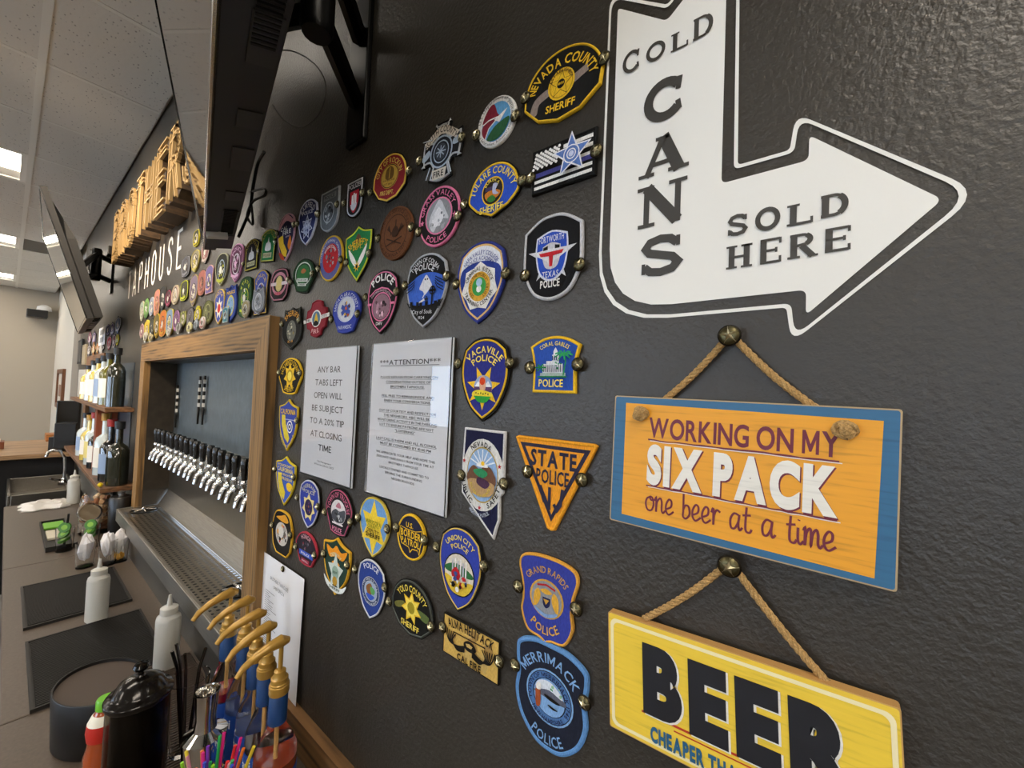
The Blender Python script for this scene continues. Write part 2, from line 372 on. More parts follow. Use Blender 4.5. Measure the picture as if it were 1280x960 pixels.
q = MB(); bx(q, tx0+0.01, tx1-0.01, -0.068, 0.0, CT, tz-0.05); q.build('apron', mat('7d7a73', 0.4, 0, 'steel', st=(3, 9, 30)), tr)
# back flange rising to the wall
q = MB(); n = 1
for (ya, za, yb, zb) in ((ty1, tz-0.001, 0.068, tz+0.012), (0.068, tz+0.012, 0.103, tz+0.072)):
    q.add([(0.075 if za < tz+.01 else .06, ya, za-CT), (tx1-tx0-0.012, ya, za-CT), (tx1-tx0-0.012, yb, zb-CT), (.06 if za < tz+.01 else .02, yb, zb-CT)], [(0, 1, 2, 3)])
q.add([(0.0, ty0+0.006, tz-CT), (0.075, ty0+0.006, tz-CT), (0.075, ty1, tz-CT), (0.0, ty1, tz-CT), (0.02, 0.103, tz+0.072-CT), (0.0, 0.103, tz+.072-CT)], [(0, 1, 2, 3), (3, 2, 4, 5)])
q.build('back_flange', steel, tr)
# perforated top
q = MB(); nx, ny = 64, 8; gx0, gx1, gy0, gy1 = tx0+0.075, tx1-0.012, ty0+0.012, ty1
for ring in ((gx0-0.0, gx1, gy1-0.004, gy1),): pass
cw = (gx1-gx0)/nx; ch = (gy1-gy0)/ny
for j in range(ny):
    off = 0.5 if j % 2 else 0
    for i in range(nx):
        cx = gx0+(i+0.5)*cw-tx0+(0.22*cw if j % 2 else -0.22*cw); x0 = gx0+i*cw-tx0; x1 = x0+cw; y0 = gy0+j*ch; y1 = y0+ch; cy = (y0+y1)/2; zz = tz-0.002-CT
        o = [(x1, cy), (x1, y1), ((x0+x1)/2, y1), (x0, y1), (x0, cy), (x0, y0), ((x0+x1)/2, y0), (x1, y0)]; r = 0.0054
        hh = [(cx+r*math.cos(k*PI/4), cy+r*math.sin(k*PI/4)) for k in range(8)]
        q.add([(a, b, zz) for a, b in o]+[(a, b, zz) for a, b in hh], [(k, (k+1) % 8, (k+1) % 8+8, k+8) for k in range(8)])
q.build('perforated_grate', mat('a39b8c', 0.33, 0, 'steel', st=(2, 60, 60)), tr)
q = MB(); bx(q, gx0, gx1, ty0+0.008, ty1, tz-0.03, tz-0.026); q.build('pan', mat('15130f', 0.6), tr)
# glass rinsers: star shaped jets set in the tray
for i, (px, py) in enumerate(((-2.5723, -0.00492), (-1.3950, 0.02323))):
    t = thing('glass_rinser', 'star shaped steel glass rinser at the %s end of the drip tray' % ['far', 'near'][i], 'rinser', (px, py, tz), group='glass rinsers')
    MB().lathe([(0.052, -0.002), (0.052, 0.003), (0.046, 0.003), (0.046, 0.0)], n=24).build('rim', mat('1b1a18', 0.3, 0.5), t)
    s_ = MB()
    for k in range(6):
        a = k*PI/3; s_.tube([(0.006*math.cos(a), 0.006*math.sin(a), 0.008), (0.044*math.cos(a), 0.044*math.sin(a), 0.006)], 0.0035, 6)
    s_.lathe([(0.009, 0.002), (0.009, 0.012), (0.004, 0.016), (0, 0.017)], n=12); s_.build('spray_star', chrome, t)
# steel splash panel behind taps
struct(MB().box(NX0+0.005, NX1-0.005, 0.1, 0.105, tz+0.07, 1.44).build('trim_splash', brushed))
# ------------------------------------------------------------------ taps
TH = [357, 378, 405, 440, 462, 497, 528, 560, 597, 622, 665, 715, 752, 790, 840, 885, 945, 994]
TY = [85, 90, 98, 108, 118, 125, 135, 148, 155, 170, 185, 198, 212, 228, 250, 265, 285, 300]
ORD = ['first', 'second', 'third', 'fourth', 'fifth', 'sixth', 'seventh', 'eighth', 'ninth', 'tenth', 'eleventh', 'twelfth', 'thirteenth', 'fourteenth', 'fifteenth', 'sixteenth', 'seventeenth', 'eighteenth', 'nineteenth', 'twentieth']
tap0 = thing('beer_tap', '', 'beer tap', group='chrome beer taps on the steel wall')
black = mat('0c0c0d', 0.22, 0, coat=0.3)
TAPY = -0.085
MB().lathe([(0.008, 0.04), (0.0095, 0.05), (0.0125, 0.085), (0.0125, 0.1), (0.0095, 0.106), (0.0, 0.108)], (0, TAPY, 0), 14).build('handle', black, tap0)
MB().lathe([(0.006, 0.014), (0.0075, 0.022), (0.0105, 0.026), (0.0105, 0.034), (0.007, 0.04)], (0, TAPY, 0), 14).build('ferrule', chrome, tap0)
b_ = MB(); b_.lathe([(0.006, -0.014), (0.013, -0.008), (0.0145, 0.002), (0.012, 0.009), (0.006, 0.014)], (0, TAPY, 0), 14)
b_.tube([(0, TAPY, 0), (0, TAPY-0.014, -0.012), (0, TAPY-0.02, -0.04)], 0.0085, 10, rs=[0.011, 0.0095, 0.0075]); b_.build('spout', chrome, tap0)
Mx = Matrix.Rotation(PI/2, 4, 'X')
MB().lathe([(0.02, 0.0), (0.02, 0.006), (0.012, 0.008), (0.0105, 0.04), (0.014, 0.042), (0.014, 0.058), (0.010, 0.06), (0.010, 0.085)], n=14, M=Mx).build('shank', chrome, tap0)
TAPS = [(-2.5444, 1.4712), (-2.4801, 1.4727), (-2.4031, 1.4737), (-2.3073, 1.4755), (-2.2502, 1.4739), (-2.1643, 1.4773), (-2.0925, 1.4776), (-2.0216, 1.4763), (-1.9457, 1.4797), (-1.8953, 1.4761), (-1.8141, 1.4762), (-1.7269, 1.4786), (-1.6663, 1.4777), (-1.6071, 1.4763), (-1.5333, 1.4742), (-1.4719, 1.4746), (-1.3946, 1.4752), (-1.3360, 1.4761)]
for i, (x, z) in enumerate(TAPS):
    o = tap0 if i == 0 else copy_of(tap0)
    o.location = (x, 0.105, z-0.105); o['label'] = 'chrome beer tap with plain black handle, %s from the far left end of the row' % ORD[i]
# dart shaped magnets on the galvanised sheet
for i, (x, z) in enumerate(((-2.5904, 1.5891), (-2.2223, 1.6344), (-2.1527, 1.6368))):
    t = thing('tap_tool', 'black and white banded dart-shaped tool above the taps, %s' % ['standing alone at left', 'left of the close pair', 'right of the close pair'][i], 'tool', (x, 0.1, z), group='dart-shaped tools above the taps')
    t.scale = (.75, 1, .66); w = 0.008; q = MB(); wq = MB()
    for k in range(8):
        (q if k % 2 == 0 else wq).box(-w, w, -0.007, 0.0, 0.145-0.026*(k+1), 0.145-0.026*k)
    q.prism([(-w*1.0, -0.063), (w, -0.063), (w*1.9, -0.085), (0.0016, -0.15), (0.0016, -0.18), (-0.0016, -0.18), (-0.0016, -0.15), (-w*1.9, -0.085)], -0.007, 0)
    q.build('shaft', mat('101010', 0.4), t, kind='stuff'); wq.build('white_band', mat('d8d6d0', 0.4), t, kind='stuff')
# ================================================================== PATCHES
def m2(h): return [(a, b) for a, b in h]
def sym(right, n=6):
    """right half from the top centre to the bottom centre, mirrored to a closed outline in -1..1"""
    left = [(-p[0],)+tuple(p[1:]) for p in right[::-1] if abs(p[0]) > 1e-6]
    return smooth(list(right)+left, n)
C_ = 1
SH = {
 'shield': sym([(0, 1), (.45, .93), (.84, .72, C_), (.97, .3), (.9, -.15), (.55, -.68), (0, -1, C_)]),
 'shield2': sym([(0, 1), (.5, .92), (.88, .7, C_), (.98, .25), (.85, -.25), (.45, -.75), (0, -1, C_)]),
 'dome': sym([(0, 1), (.45, .88), (.82, .5), (1, 0, C_), (.98, -.32), (.62, -.72, C_), (0, -1, C_)]),
 'sheriff': sym([(0, 1), (.5, .86), (.84, .5), (1, .05, C_), (.98, -.4, C_), (.55, -.85, C_), (0, -1, C_)]),
 'oval': circ(0, 0, 1, 1, 36),
 'tomb': sym([(0, 1), (.5, .92), (1, .66, C_), (.88, .2), (.84, -.3), (.86, -1, C_)], 5),
 'tri': [(-1, .96), (-.93, 1), (.93, 1), (1, .96), (.1, -.97), (0, -1), (-.1, -.97)],
 'fort': sym([(0, 1), (.45, .94), (.98, .68, C_), (1, .2), (.97, -.3), (.62, -.82), (0, -1)]),
 'grand': sym([(0, 1), (.5, .97), (.88, .86), (.98, .62), (.86, .25), (.82, -.1), (.86, -.45), (.62, -.85), (.2, -.92), (0, -1, C_)]),
 'merr': sym([(0, 1), (.5, .97), (.92, .8), (.98, .55), (.93, .2), (.98, -.2), (.8, -.62), (.4, -.93), (0, -1)]),
 'rect': [(-1, -1), (1, -1), (1, 1), (-1, 1)],
 'polizei': sym([(0, 1), (1, 1, C_), (1, -.3), (.72, -.8), (0, -1)]),
 'spiky': sym([(0, 1), (.35, .8, C_), (.8, .95, C_), (.85, .5), (1, 0), (.85, -.55), (.3, -.85), (0, -1, C_)]),
 'green': sym([(0, 1, C_), (.4, .82), (1, .72, C_), (.98, .2), (.72, -.4), (0, -1, C_)]),
 'maltese': sym([(0, 1), (.38, .93, C_), (.3, .62), (.45, .5, C_), (.95, .6, C_), (1, .1), (.93, -.35, C_), (.6, -.3), (.45, -.45, C_), (.6, -.85, C_), (0, -1)], 4),
 'firem': sym([(0, 1), (.42, .88, C_), (.5, .6), (.8, .5, C_), (.86, 0), (.78, -.5, C_), (.5, -.6), (.42, -.88, C_), (0, -1)], 4),
 'coffin': sym([(0, 1), (.6, .82), (1, .3), (1, -.1, C_), (.55, -.93, C_), (.2, -1)]),
 'badge': sym([(0, 1), (.6, .9), (.88, .55), (1, 0), (.85, -.7, C_), (.5, -1, C_)]),
 'maric': sym([(0, 1), (.6, .86), (.97, .4), (.9, -.15), (.5, -.68), (0, -1, C_)]),
 'pill': sym([(0, 1), (.75, .85), (.95, .4), (1, 0), (.95, -.4), (.75, -.85), (0, -1)]),
 'nevada': [(-.93, 1), (.98, 1), (.97, -.12), (.82, -.2), (.85, -.62), (.72, -.8), (.62, -1), (-.98, -.28), (-1, .3)],
}
SHARED = {}
class Art:
    def __init__(s, w, h, y0): s.hw = w/2; s.hh = h/2; s.y = y0; s.step = 0.00016; s.E = MB(); s.Lt = MB(); s.T = []; s.em = []; s.lm = []
    def ei(s, c, L=False):
        l = s.lm if L else s.em
        if c not in l: l.append(c)
        s.y -= s.step
        return l.index(c)
    def P(s, pts): return [(u*s.hw, v*s.hh) for u, v in pts]
    def poly(s, pts, c): i = s.ei(c); s.E.poly(s.P(pts), s.y, i)
    def sm(s, pts, c, n=4): s.poly(smooth(pts, n), c)
    def disc(s, u, v, r, c, rv=None, n=24): i = s.ei(c); s.E.poly(circ(u*s.hw, v*s.hh, r*s.hw, (rv*s.hh if rv else r*s.hw), n), s.y, i)
    def ring(s, u, v, r, wd, c, rv=None, n=28):
        i = s.ei(c); a = circ(u*s.hw, v*s.hh, r*s.hw, (rv*s.hh if rv else r*s.hw), n); s.E.band(a, s.y, inset(a, wd*s.hw), s.y, i)
    def star(s, u, v, R, r, c, n=5, rot=90, k=1.0): i = s.ei(c); s.E.poly([(x, v*s.hh+(z-v*s.hh)*k) for x, z in star(u*s.hw, v*s.hh, R*s.hw, r*s.hw, n, rot)], s.y, i)
    def st(s, pts, w, c, closed=False): i = s.ei(c); stroke(s.E, s.P(pts), w*s.hw, s.y, i, closed)
    def box(s, u0, u1, v0, v1, c): s.poly([(u0, v0), (u1, v0), (u1, v1), (u0, v1)], c)
    def new(s, c): s.y -= s.step; m = MB(); s.T.append((m, c)); return m
    def line(s, t, u, v, w, h, c, bold=0.012, slant=0.0, rise=0.0): put_line(s.new(c), t, u*s.hw, v*s.hh, w*s.hw, h*s.hh, s.y-0.0005, 0, bold, slant, rise*s.hh)
    def arc(s, t, v, r, rv, mid, span, h, c, flip=False, bold=0.012, u=0): put_arc(s.new(c), t, u*s.hw, v*s.hh, r*s.hw, (rv*s.hh if rv else r*s.hw), mid, span, h*s.hw, s.y-0.0005, 0, flip, bold)
    def specks(s, u, v, r, cols, n, seed, rv=None):
        R = random.Random(seed); s.step = 0.00005
        for k in range(n):
            a = R.uniform(0, 2*PI); q = math.sqrt(R.random())*0.85; x = u*s.hw+r*s.hw*q*math.cos(a); z = v*s.hh+(rv*s.hh if rv else r*s.hw)*q*math.sin(a)
            d = r*s.hw*R.uniform(0.1, 0.26); i = s.ei(cols[k % len(cols)]); s.E.poly([(x+d*math.cos(t+a)*R.uniform(.6, 1.2), z+d*math.sin(t+a)*R.uniform(.6, 1.2)) for t in (0, 1.2, 2.4, 3.7, 5.0)], s.y, i)
        s.step = 0.00016
tack_mats = (mat('5e583f', 0.38, 1.0), mat('25211a', 0.5, 0.8), mat('d6cfae', 0.3, 1.0))
def tack_meshes():
    Mx = Matrix.Rotation(PI/2, 4, 'X')
    a = MB().lathe([(0.0012, -0.006), (0.0012, 0.001), (0.0085, 0.001), (0.0088, 0.002), (0.0078, 0.0042), (0.0055, 0.0056), (0.003, 0.0062), (0, 0.0063)], n=20, M=Mx)
    b = MB().lathe([(0.0088, 0.0018), (0.0094, 0.0022), (0.0088, 0.0032), (0.0078, 0.0038)], n=20, M=Mx)
    c = MB(); P_ = star(0, 0, 0.0080, 0.0031); n = 10; c.add([(x, -0.0056 if i % 2 else -0.0042, z) for i, (x, z) in enumerate(P_)]+[(0, -0.0090, 0)], [(i, (i+1) % n, n) for i in range(n)])
    return a.mesh('tack_head', tack_mats[0]), b.mesh('rim', tack_mats[1]), c.mesh('star', tack_mats[2])
TM = tack_meshes(); TR = random.Random(5)
def tack(x, z, label, y=-0.006, s=1.0):
    o = bpy.data.objects.new('star_tack', TM[0]); COL.objects.link(o); o.location = (x, y, z); o.scale = (s, s, s); o.rotation_euler = (0, TR.uniform(-.5, .5), 0)
    tag(o, label, 'tack', 'brass star tacks on the dark wall')
    c = bpy.data.objects.new('rim', TM[1]); COL.objects.link(c); c.parent = o
    c = bpy.data.objects.new('star', TM[2]); COL.objects.link(c); c.parent = o
    return o
def patch(geo, shape, border, field, label, short, art=None, rim=None, rimw=0.0035, bw=0.0035, tacks=(), group='embroidered patches on the dark wall', pieces=True, rot=None, lift=0.0):
    x, z, w, h, r = geo
    if rot is not None: r = rot
    t = thing('uniform_patch', label, 'patch', (x, -0.0015-lift, z), (math.radians(0.6), math.radians(r), 0), group)
    o = [(u*w/2, v*h/2) for u, v in SH[shape]]
    bw = min(bw, w*0.06); o2 = inset(o, rimw if rim else 0.0004)
    MB().prism(o, -0.0028, 0).build('backing', fab(rim or border), t)
    i1 = inset(o2, bw*0.5); i2 = inset(o2, bw); q = MB(); q.band(o2, -0.0028, inset(o2, bw*.12), -0.0042, 0, True); q.band(inset(o2, bw*.12), -0.0042, i1, -0.0048, 0, True); q.band(i1, -0.0048, inset(o2, bw*.85), -0.0044, 0, True); q.band(inset(o2, bw*.85), -0.0044, i2, -0.0034, 0, True)
    q.build('border', fab(border), t)
    MB().poly(inset(o2, bw*.9), -0.0036).build('field', fab(field), t)
    if art:
        A = Art(w, h, -0.0037); art(A)
        if A.E.f: A.E.build('emblem', [fab(c) for c in A.em], t)
        if A.Lt.f: A.Lt.build('lettering', [fab(c) for c in A.lm], t)
        for m_, c_ in A.T: m_.build('lettering', fab(c_), t)
    for i, (a, b) in enumerate(tacks):
        side = 'left' if a < x else 'right'
        tack(a, b, 'brass star tack at the %s edge of the %s' % (side, short), -0.005, 0.95)
    return t
Y, YL, W, BK, NV, BL, RB, RD, PK, GY, GN, OR, GD = 'e8bc2a', 'f2d95a', 'e9e7e2', '141414', '1b2046', '2c3f8f', '2b4fb8', 'b02028', 'e07ba0', '8f9196', '1f7a43', 'e8941e', 'c99a3a'
# ---- art of the large patches
def a_nevco(A):
    A.arc('NEVADA COUNTY', -.1, .7, .62, 90, 168, .2, Y, bold=.02)
    A.sm([(-.78, -.6), (-.7, -.2), (-.35, 0), (-.3, -.2), (-.55, -.35), (-.6, -.62)], '8f8078'); A.poly([(.25, .1), (.62, .28), (.66, .08), (.35, -.1)], '8f8078')
    A.disc(0, 0, .34, Y); A.ring(0, 0, .3, .025, 'b8901a'); A.star(0, 0, .31, .13, BK); A.star(0, 0, .28, .12, Y); A.disc(0, 0, .1, BK); A.line('1851', 0, 0, .15, .07, Y)
    A.arc('ESTABLISHED', 0, .24, None, 90, 150, .07, BK); A.line('SHERIFF', .05, -.62, .75, .2, Y, .02)
def a_dea(A):
    A.disc(0, 0, .74, '5f9fd0', .78)
    A.sm([(-.74, .1), (-.5, .6), (-.2, .74), (.05, .3), (.25, .16), (-.1, .1), (-.45, .05)], '7c2030'); A.sm([(-.72, -.05), (-.45, .12), (0, .12), (.1, .05), (-.35, -.15), (-.5, -.6, 1), (-.7, -.35)], '7c2030')
    A.st([(-.7, .02), (-.4, .14), (.0, .16), (.3, .14)], .05, W); A.st([(-.5, -.6), (-.35, -.2), (0, .05), (.3, .15)], .05, W); A.poly([(-.1, .08), (.55, .38), (.2, -.08)], W)
    A.sm([(-.4, -.65), (-.1, -.25), (.3, -.06), (.7, .0), (.55, -.45), (.1, -.74)], '2c5a38')
    A.arc('U.S. Department of Justice', 0, .8, .84, 90, 170, .13, BK, bold=.004); A.arc('Drug Enforcement Administration', 0, .93, .95, 270, 150, .12, BK, True, .004)
def a_fire(A):
    A.disc(0, .02, .52, '1a1f28', .5); A.ring(0, .02, .55, .06, 'a9b8c8', .53); A.ring(0, .02, .38, .04, 'a9b8c8', .37); A.disc(0, .02, .28, '39404a')
    for k in range(4): a = k*PI/4; A.st([(-.24*math.cos(a), .02-.2*math.sin(a)), (.24*math.cos(a), .02+.2*math.sin(a))], .04, 'a9b8c8')
    A.sm([(-.95, .0), (-.6, .2), (-.55, -.0), (-.85, -.15)], 'a9b8c8'); A.sm([(.6, .25), (.9, .3), (.9, .1), (.6, .08)], 'a9b8c8')
    A.sm([(-.85, .45, 1), (0, .85), (.85, .45, 1), (.72, .25, 1), (0, .58), (-.72, .25, 1)], 'd8cfc0'); A.arc('SOUTH COUNTY', -.1, .72, .72, 90, 125, .2, BK, bold=.01)
    A.poly([(-.36, -.55), (.36, -.55), (.3, -.88), (-.3, -.88)], 'd8cfc0'); A.line('FIRE', 0, -.72, .5, .2, BK); A.st([(-.95, .55), (-.45, .5)], .03, 'c9d2da'); A.st([(.45, -.42), (.62, -.8)], .05, 'c9d2da'); A.st([(-.45, -.42), (-.62, -.8)], .05, 'c9d2da')
def a_tulare(A):
    A.arc('TULARE COUNTY', -.25, .72, .82, 90, 155, .2, YL, bold=.015); A.disc(0, -.05, .42, Y); A.disc(0, -.05, .38, '2b2320'); A.sm([(-.3, -.1), (0, .0), (.3, -.12), (.2, -.3), (-.15, -.38)], 'c87a2a')
    A.sm([(.02, .2), (.2, .15), (.12, -.05), (.25, -.2), (.02, -.15)], 'b9bcd8'); A.box(-.28, .0, -.02, .12, '4b4060'); A.sm([(-.2, -.3), (0, -.2), (.15, -.38), (-.05, -.45)], '3d7a35'); A.arc('EUREKA', -.05, .27, None, 90, 120, .08, YL)
    A.line('SHERIFF', 0, -.68, .9, .24, YL, .02)
def a_grass(A):
    A.disc(0, .02, .66, PK, .62); A.disc(0, .02, .6, '8d9094', .57); A.sm([(-.45, -.1), (-.1, .5), (.1, .5), (.3, .2), (.5, -.15), (.1, -.1), (-.2, -.5)], 'c9cbd0'); A.sm([(0, .3), (.25, -.1), (-.1, -.35), (-.3, -.1)], 'e4e4e8'); A.specks(0, -.2, .4, ['a5a8ae', 'd5d6da', '6f7278'], 10, 2)
    A.arc('GRASS VALLEY', 0, .72, .7, 98, 150, .17, PK, bold=.01); A.arc('POLICE', 0, .9, .87, 270, 70, .18, PK, True, .015); A.star(-.78, -.12, .11, .045, PK); A.star(.8, -.08, .11, .045, PK)
def a_rocklin(A):
    A.disc(0, .05, .52, 'c39a3c', .5); A.ring(0, .05, .5, .03, '4b3418', .48); A.sm([(-.2, -.05), (-.22, .3), (0, .45), (.22, .3), (.2, -.05)], '6b4c1c'); A.st([(0, -.05), (0, .4)], .04, 'c39a3c'); A.line('OUR HERITAGE', 0, -.12, .7, .07, '4b3418'); A.line('EST 1893', 0, -.28, .5, .08, '4b3418')
    A.arc('CITY OF ROCKLIN', .0, .6, .58, 95, 165, .18, 'e8c860', bold=.012); A.line('FIRE DEPT.', 0, -.62, .8, .17, 'e8c860', .012)
def a_polizei(A):
    A.line('POLIZEI', 0, .66, 1.5, .24, 'd5d5d8', .008); A.sm([(-.55, .4, 1), (.55, .4, 1), (.5, -.3), (0, -.75), (-.5, -.3)], 'b01c2c'); A.box(-.3, -.15, -.3, .2, W); A.box(-.08, .08, -.3, .28, W); A.box(.15, .3, -.3, .2, W); A.sm([(-.4, -.28, 1), (.4, -.28, 1), (.3, -.5), (0, -.64), (-.3, -.5)], 'c9c9cf')
def a_leather(A):
    d = '3a2315'; A.ring(0, 0, .7, .03, d, .7); A.ring(0, 0, .94, .02, d, .94)
    A.sm([(-.2, .1), (0, .28), (.2, .1), (.14, -.12), (-.14, -.12)], d); A.st([(0, .2), (0, .5)], .06, d)
    for k in range(4): A.st([(-.2, .02-.03*k), (-.5+.04*k, .2+.04*k)], .04, d); A.st([(.2, .02-.03*k), (.5-.04*k, .2+.04*k)], .04, d)
    A.st([(-.45, -.45), (.45, -.18)], .05, d); A.st([(-.45, -.18), (.45, -.45)], .05, d); A.arc('SPECIAL SERVICE UNIT', 0, .76, .76, 90, 150, .13, d, bold=.006); A.arc('CALIFORNIA DEPT', 0, .9, .9, 270, 130, .13, d, True, .006)
def a_green(A):
    A.sm([(-.2, .55), (0, .72), (.25, .5), (.1, .4), (-.25, .42)], '6b4a30'); A.arc("SHERIFF'S", -.25, 1.0, .55, 90, 76, .26, Y, bold=.012); A.line('DEPT.', 0, .22, .7, .13, Y, .01)
    A.sm([(-.7, .25), (-.35, .0), (-.1, -.25), (0, -.5), (-.3, -.35), (-.55, -.1)], W); A.sm([(.7, .25), (.35, .0), (.1, -.25), (0, -.5), (.3, -.35), (.55, -.1)], W); A.star(0, -.45, .25, .1, Y, 7); A.disc(0, -.45, .08, BK)
def a_marine(A):
    A.ring(0, 0, .86, .2, '5a5f94', .88); A.disc(0, 0, .66, RD, .64); A.specks(0, 0, .45, ['3b3b40', '7d7c80', '1b1b20', '9a9a9c'], 14, 7, .42); A.arc('CORRECTIONAL OFFICER', 0, .72, .72, 90, 200, .1, 'c9c9d0'); A.arc('MARINE CORPS', 0, .46, .46, 90, 120, .12, W)
def a_fairf(A):
    A.arc('FAIRFIELD', .05, .7, .6, 90, 110, .26, 'd5d8e8', bold=.01); A.line('POLICE', 0, .43, 1.1, .16, 'd5d8e8', .01); A.star(0, -.22, .62, .36, 'd5d8e8', 7); A.star(0, -.22, .52, .3, NV, 7); A.disc(0, -.22, .36, 'aab0c8'); A.specks(0, -.22, .3, ['3b4270', 'd5d8e8'], 8, 3)
def a_grey(A):
    A.box(-.7, .7, .55, .8, '7f868a'); A.line('POLICE', 0, .67, 1.1, .18, '2a2d30'); A.specks(0, -.15, .7, ['4a4f54', '8c9296', '23262a', 'b5babd'], 22, 11, .5); A.ring(0, -.1, .6, .05, 'b5babd', .5)
def a_calfire(A):
    A.sm([(-.9, .55), (0, .95), (.9, .55), (.8, .42, 1), (0, .7), (-.8, .42, 1)], 'd39aa8'); A.line('CAL', -.2, .4, .8, .16, W, .015); A.line('FIRE', .15, .2, .95, .18, W, .015)
    A.poly([(-.85, .1), (-.3, .15), (-.2, -.2), (.25, -.6), (.15, -.85), (-.3, -.7), (-.75, -.2)], Y); A.sm([(.3, -.35), (.55, .0), (.7, -.35), (.5, -.6)], 'e07a1e'); A.line('1885', .3, 0, .5, .07, 'c9b8c0'); A.sm([(-.7, -.55), (-.2, -.7), (0, -.95), (-.4, -.85)], 'b5401e')
def a_capitol(col):
    def f(A):
        A.arc('CAPITOL POLICE', -.1, .72, .8, 90, 150, .17, col, bold=.01); A.sm([(0, .5), (.1, .2), (.3, .1), (.35, -.3), (-.35, -.3), (-.3, .1), (-.1, .2)], W); A.box(-.55, .55, -.75, -.45, 'c9c49a'); A.line('POLICE', 0, -.6, .9, .14, '5a5030')
    return f
def a_pinkdmv(A):
    A.arc('POLICE', .15, .75, .52, 90, 100, .26, W, bold=.03); A.ring(0, -.15, .62, .05, PK, .46); A.disc(0, -.15, .55, '8e6d78', .4); A.specks(0, -.15, .45, ['b58a98', '5a4048', 'e0b8c4', '2b1e24'], 18, 4, .33)
    A.st([(-.75, .2), (-.4, .38), (0, .44), (.4, .38), (.75, .2)], .05, PK); A.arc('CALIFORNIA INVESTIGATION', -.3, .8, .62, 90, 95, .08, 'd8b8c0'); A.line('DMV', 0, -.68, .4, .1, W); A.box(-.85, -.6, -.1, -.03, PK); A.box(.6, .85, -.1, -.03, PK)
def a_colma(A):
    A.sm([(-.9, .2, 1), (-.4, .42), (0, .48), (.45, .44), (.9, .3, 1), (.88, 0), (.7, -.42, 1), (0, -.46), (-.72, -.42, 1), (-.9, -.1)], '3a62c0')
    A.sm([(-.1, .35), (0, .42), (.12, .33), (.3, .12), (.18, .02), (.1, -.05), (-.02, -.12), (-.12, -.02), (-.3, .05), (-.22, .2)], 'dcdce0'); A.disc(-.04, .3, .03, BK); A.disc(.07, .3, .03, BK); A.st([(0, -.08), (-.1, -.2), (.0, -.24), (-.3, -.33)], .04, 'dcdce0')
    A.sm([(-.9, -.3, 1), (-.5, -.38), (0, -.4), (.5, -.36), (.88, -.25, 1), (.7, -.5, 1), (0, -.55), (-.7, -.5, 1)], BK)
    for u, a in ((-.65, .12), (-.32, .1), (-.15, .08), (.12, .1), (.55, .1), (.72, .12)): A.box(u-.07, u+.07, -.45, -.4+a, BK)
    A.st([(.38, -.4), (.38, .1)], .07, BK); A.st([(.22, -.02), (.54, -.02)], .07, BK); A.ring(.38, -.02, .14, .04, BK); A.st([(.12, -.4), (.12, -.16)], .05, BK); A.st([(.04, -.24), (.2, -.24)], .05, BK)
    for s_ in (-1, 1):
        for k in range(4): A.st([(.9*s_, -.05+.08*k), (.62*s_, .05+.08*k), (.5*s_, .18+.05*k)], .03, BK)
    A.arc('TOWN OF COLMA', .05, .76, .69, 90, 104, .14, 'd5d5d8', bold=.006); A.arc('POLICE', .05, .66, .5, 90, 74, .19, 'd5d5d8', bold=.015); A.line('City of Souls', 0, -.58, .95, .11, 'd5d5d8', .004); A.line('1924', 0, -.74, .3, .08, 'd5d5d8', .006)
def a_napa(A):
    A.sm([(-.84, .1, 1), (-.7, .38), (0, .52), (.7, .38), (.84, .1, 1), (.8, .62, 1), (.4, .84), (0, .88), (-.4, .84), (-.8, .62, 1)], 'dfe2ea')
    A.arc('NAPA VALLEY COLLEGE', .0, .78, .68, 90, 104, .125, BL, bold=.01); A.arc('POLICE ACADEMY', .0, .66, .54, 90, 88, .12, BL, bold=.01)
    A.star(0, -.1, .74, .62, W, 7, 90); A.disc(0, -.1, .62, W); A.disc(0, -.1, .44, 'd9a63a'); A.disc(0, -.1, .28, '3f9a4a'); A.disc(0, -.16, .1, W); A.disc(0, 0, .12, 'a8c8e0')
    A.arc('CRIMINAL JUSTICE', -.1, .47, None, 90, 150, .12, BK, bold=.01); A.arc('TRAINING CENTER', -.1, .59, None, 270, 150, .12, BK, True, .01); A.arc('SERVING THE PUBLIC TRUST', -.1, .31, None, 90, 300, .09, '5a3c10', bold=.006)
def a_fort(A):
    A.star(.0, .0, .86, .3, 'cfcfd4', 5, 90, .9)
    A.sm([(-.52, .5, 1), (0, .62), (.52, .5, 1), (.55, .1), (.4, -.38), (0, -.56), (-.4, -.38), (-.55, .1)], 'd5d8e6'); A.sm([(-.48, .46, 1), (0, .58), (.48, .46, 1), (.5, .1), (.36, -.34), (0, -.51), (-.36, -.34), (-.5, .1)], RB)
    A.sm([(-.3, .26, 1), (0, .34), (.3, .26, 1), (.3, 0), (.2, -.22), (0, -.28), (-.2, -.22), (-.3, 0)], 'c5c5cc'); A.poly([(-.7, .16), (0, .2), (.75, .16), (.12, -.1), (0, -.3), (-.12, -.1)], 'd8d8dc'); A.poly([(-.28, .24), (-.12, .27), (-.12, .18), (-.28, .17)], BK); A.poly([(.28, .24), (.12, .27), (.12, .18), (.28, .17)], BK)
    A.poly([(-.42, .12), (.42, .12), (.36, .04), (.07, .02), (.05, -.22), (-.05, -.22), (-.07, .02), (-.36, .04)], 'c02830')
    A.line('FORTWORTH', 0, .42, .84, .15, 'dfe2ee', .008); A.line('TEXAS', 0, -.4, .55, .14, 'dfe2ee', .01); A.line('POLICE', 0, -.62, .66, .17, W, .025)
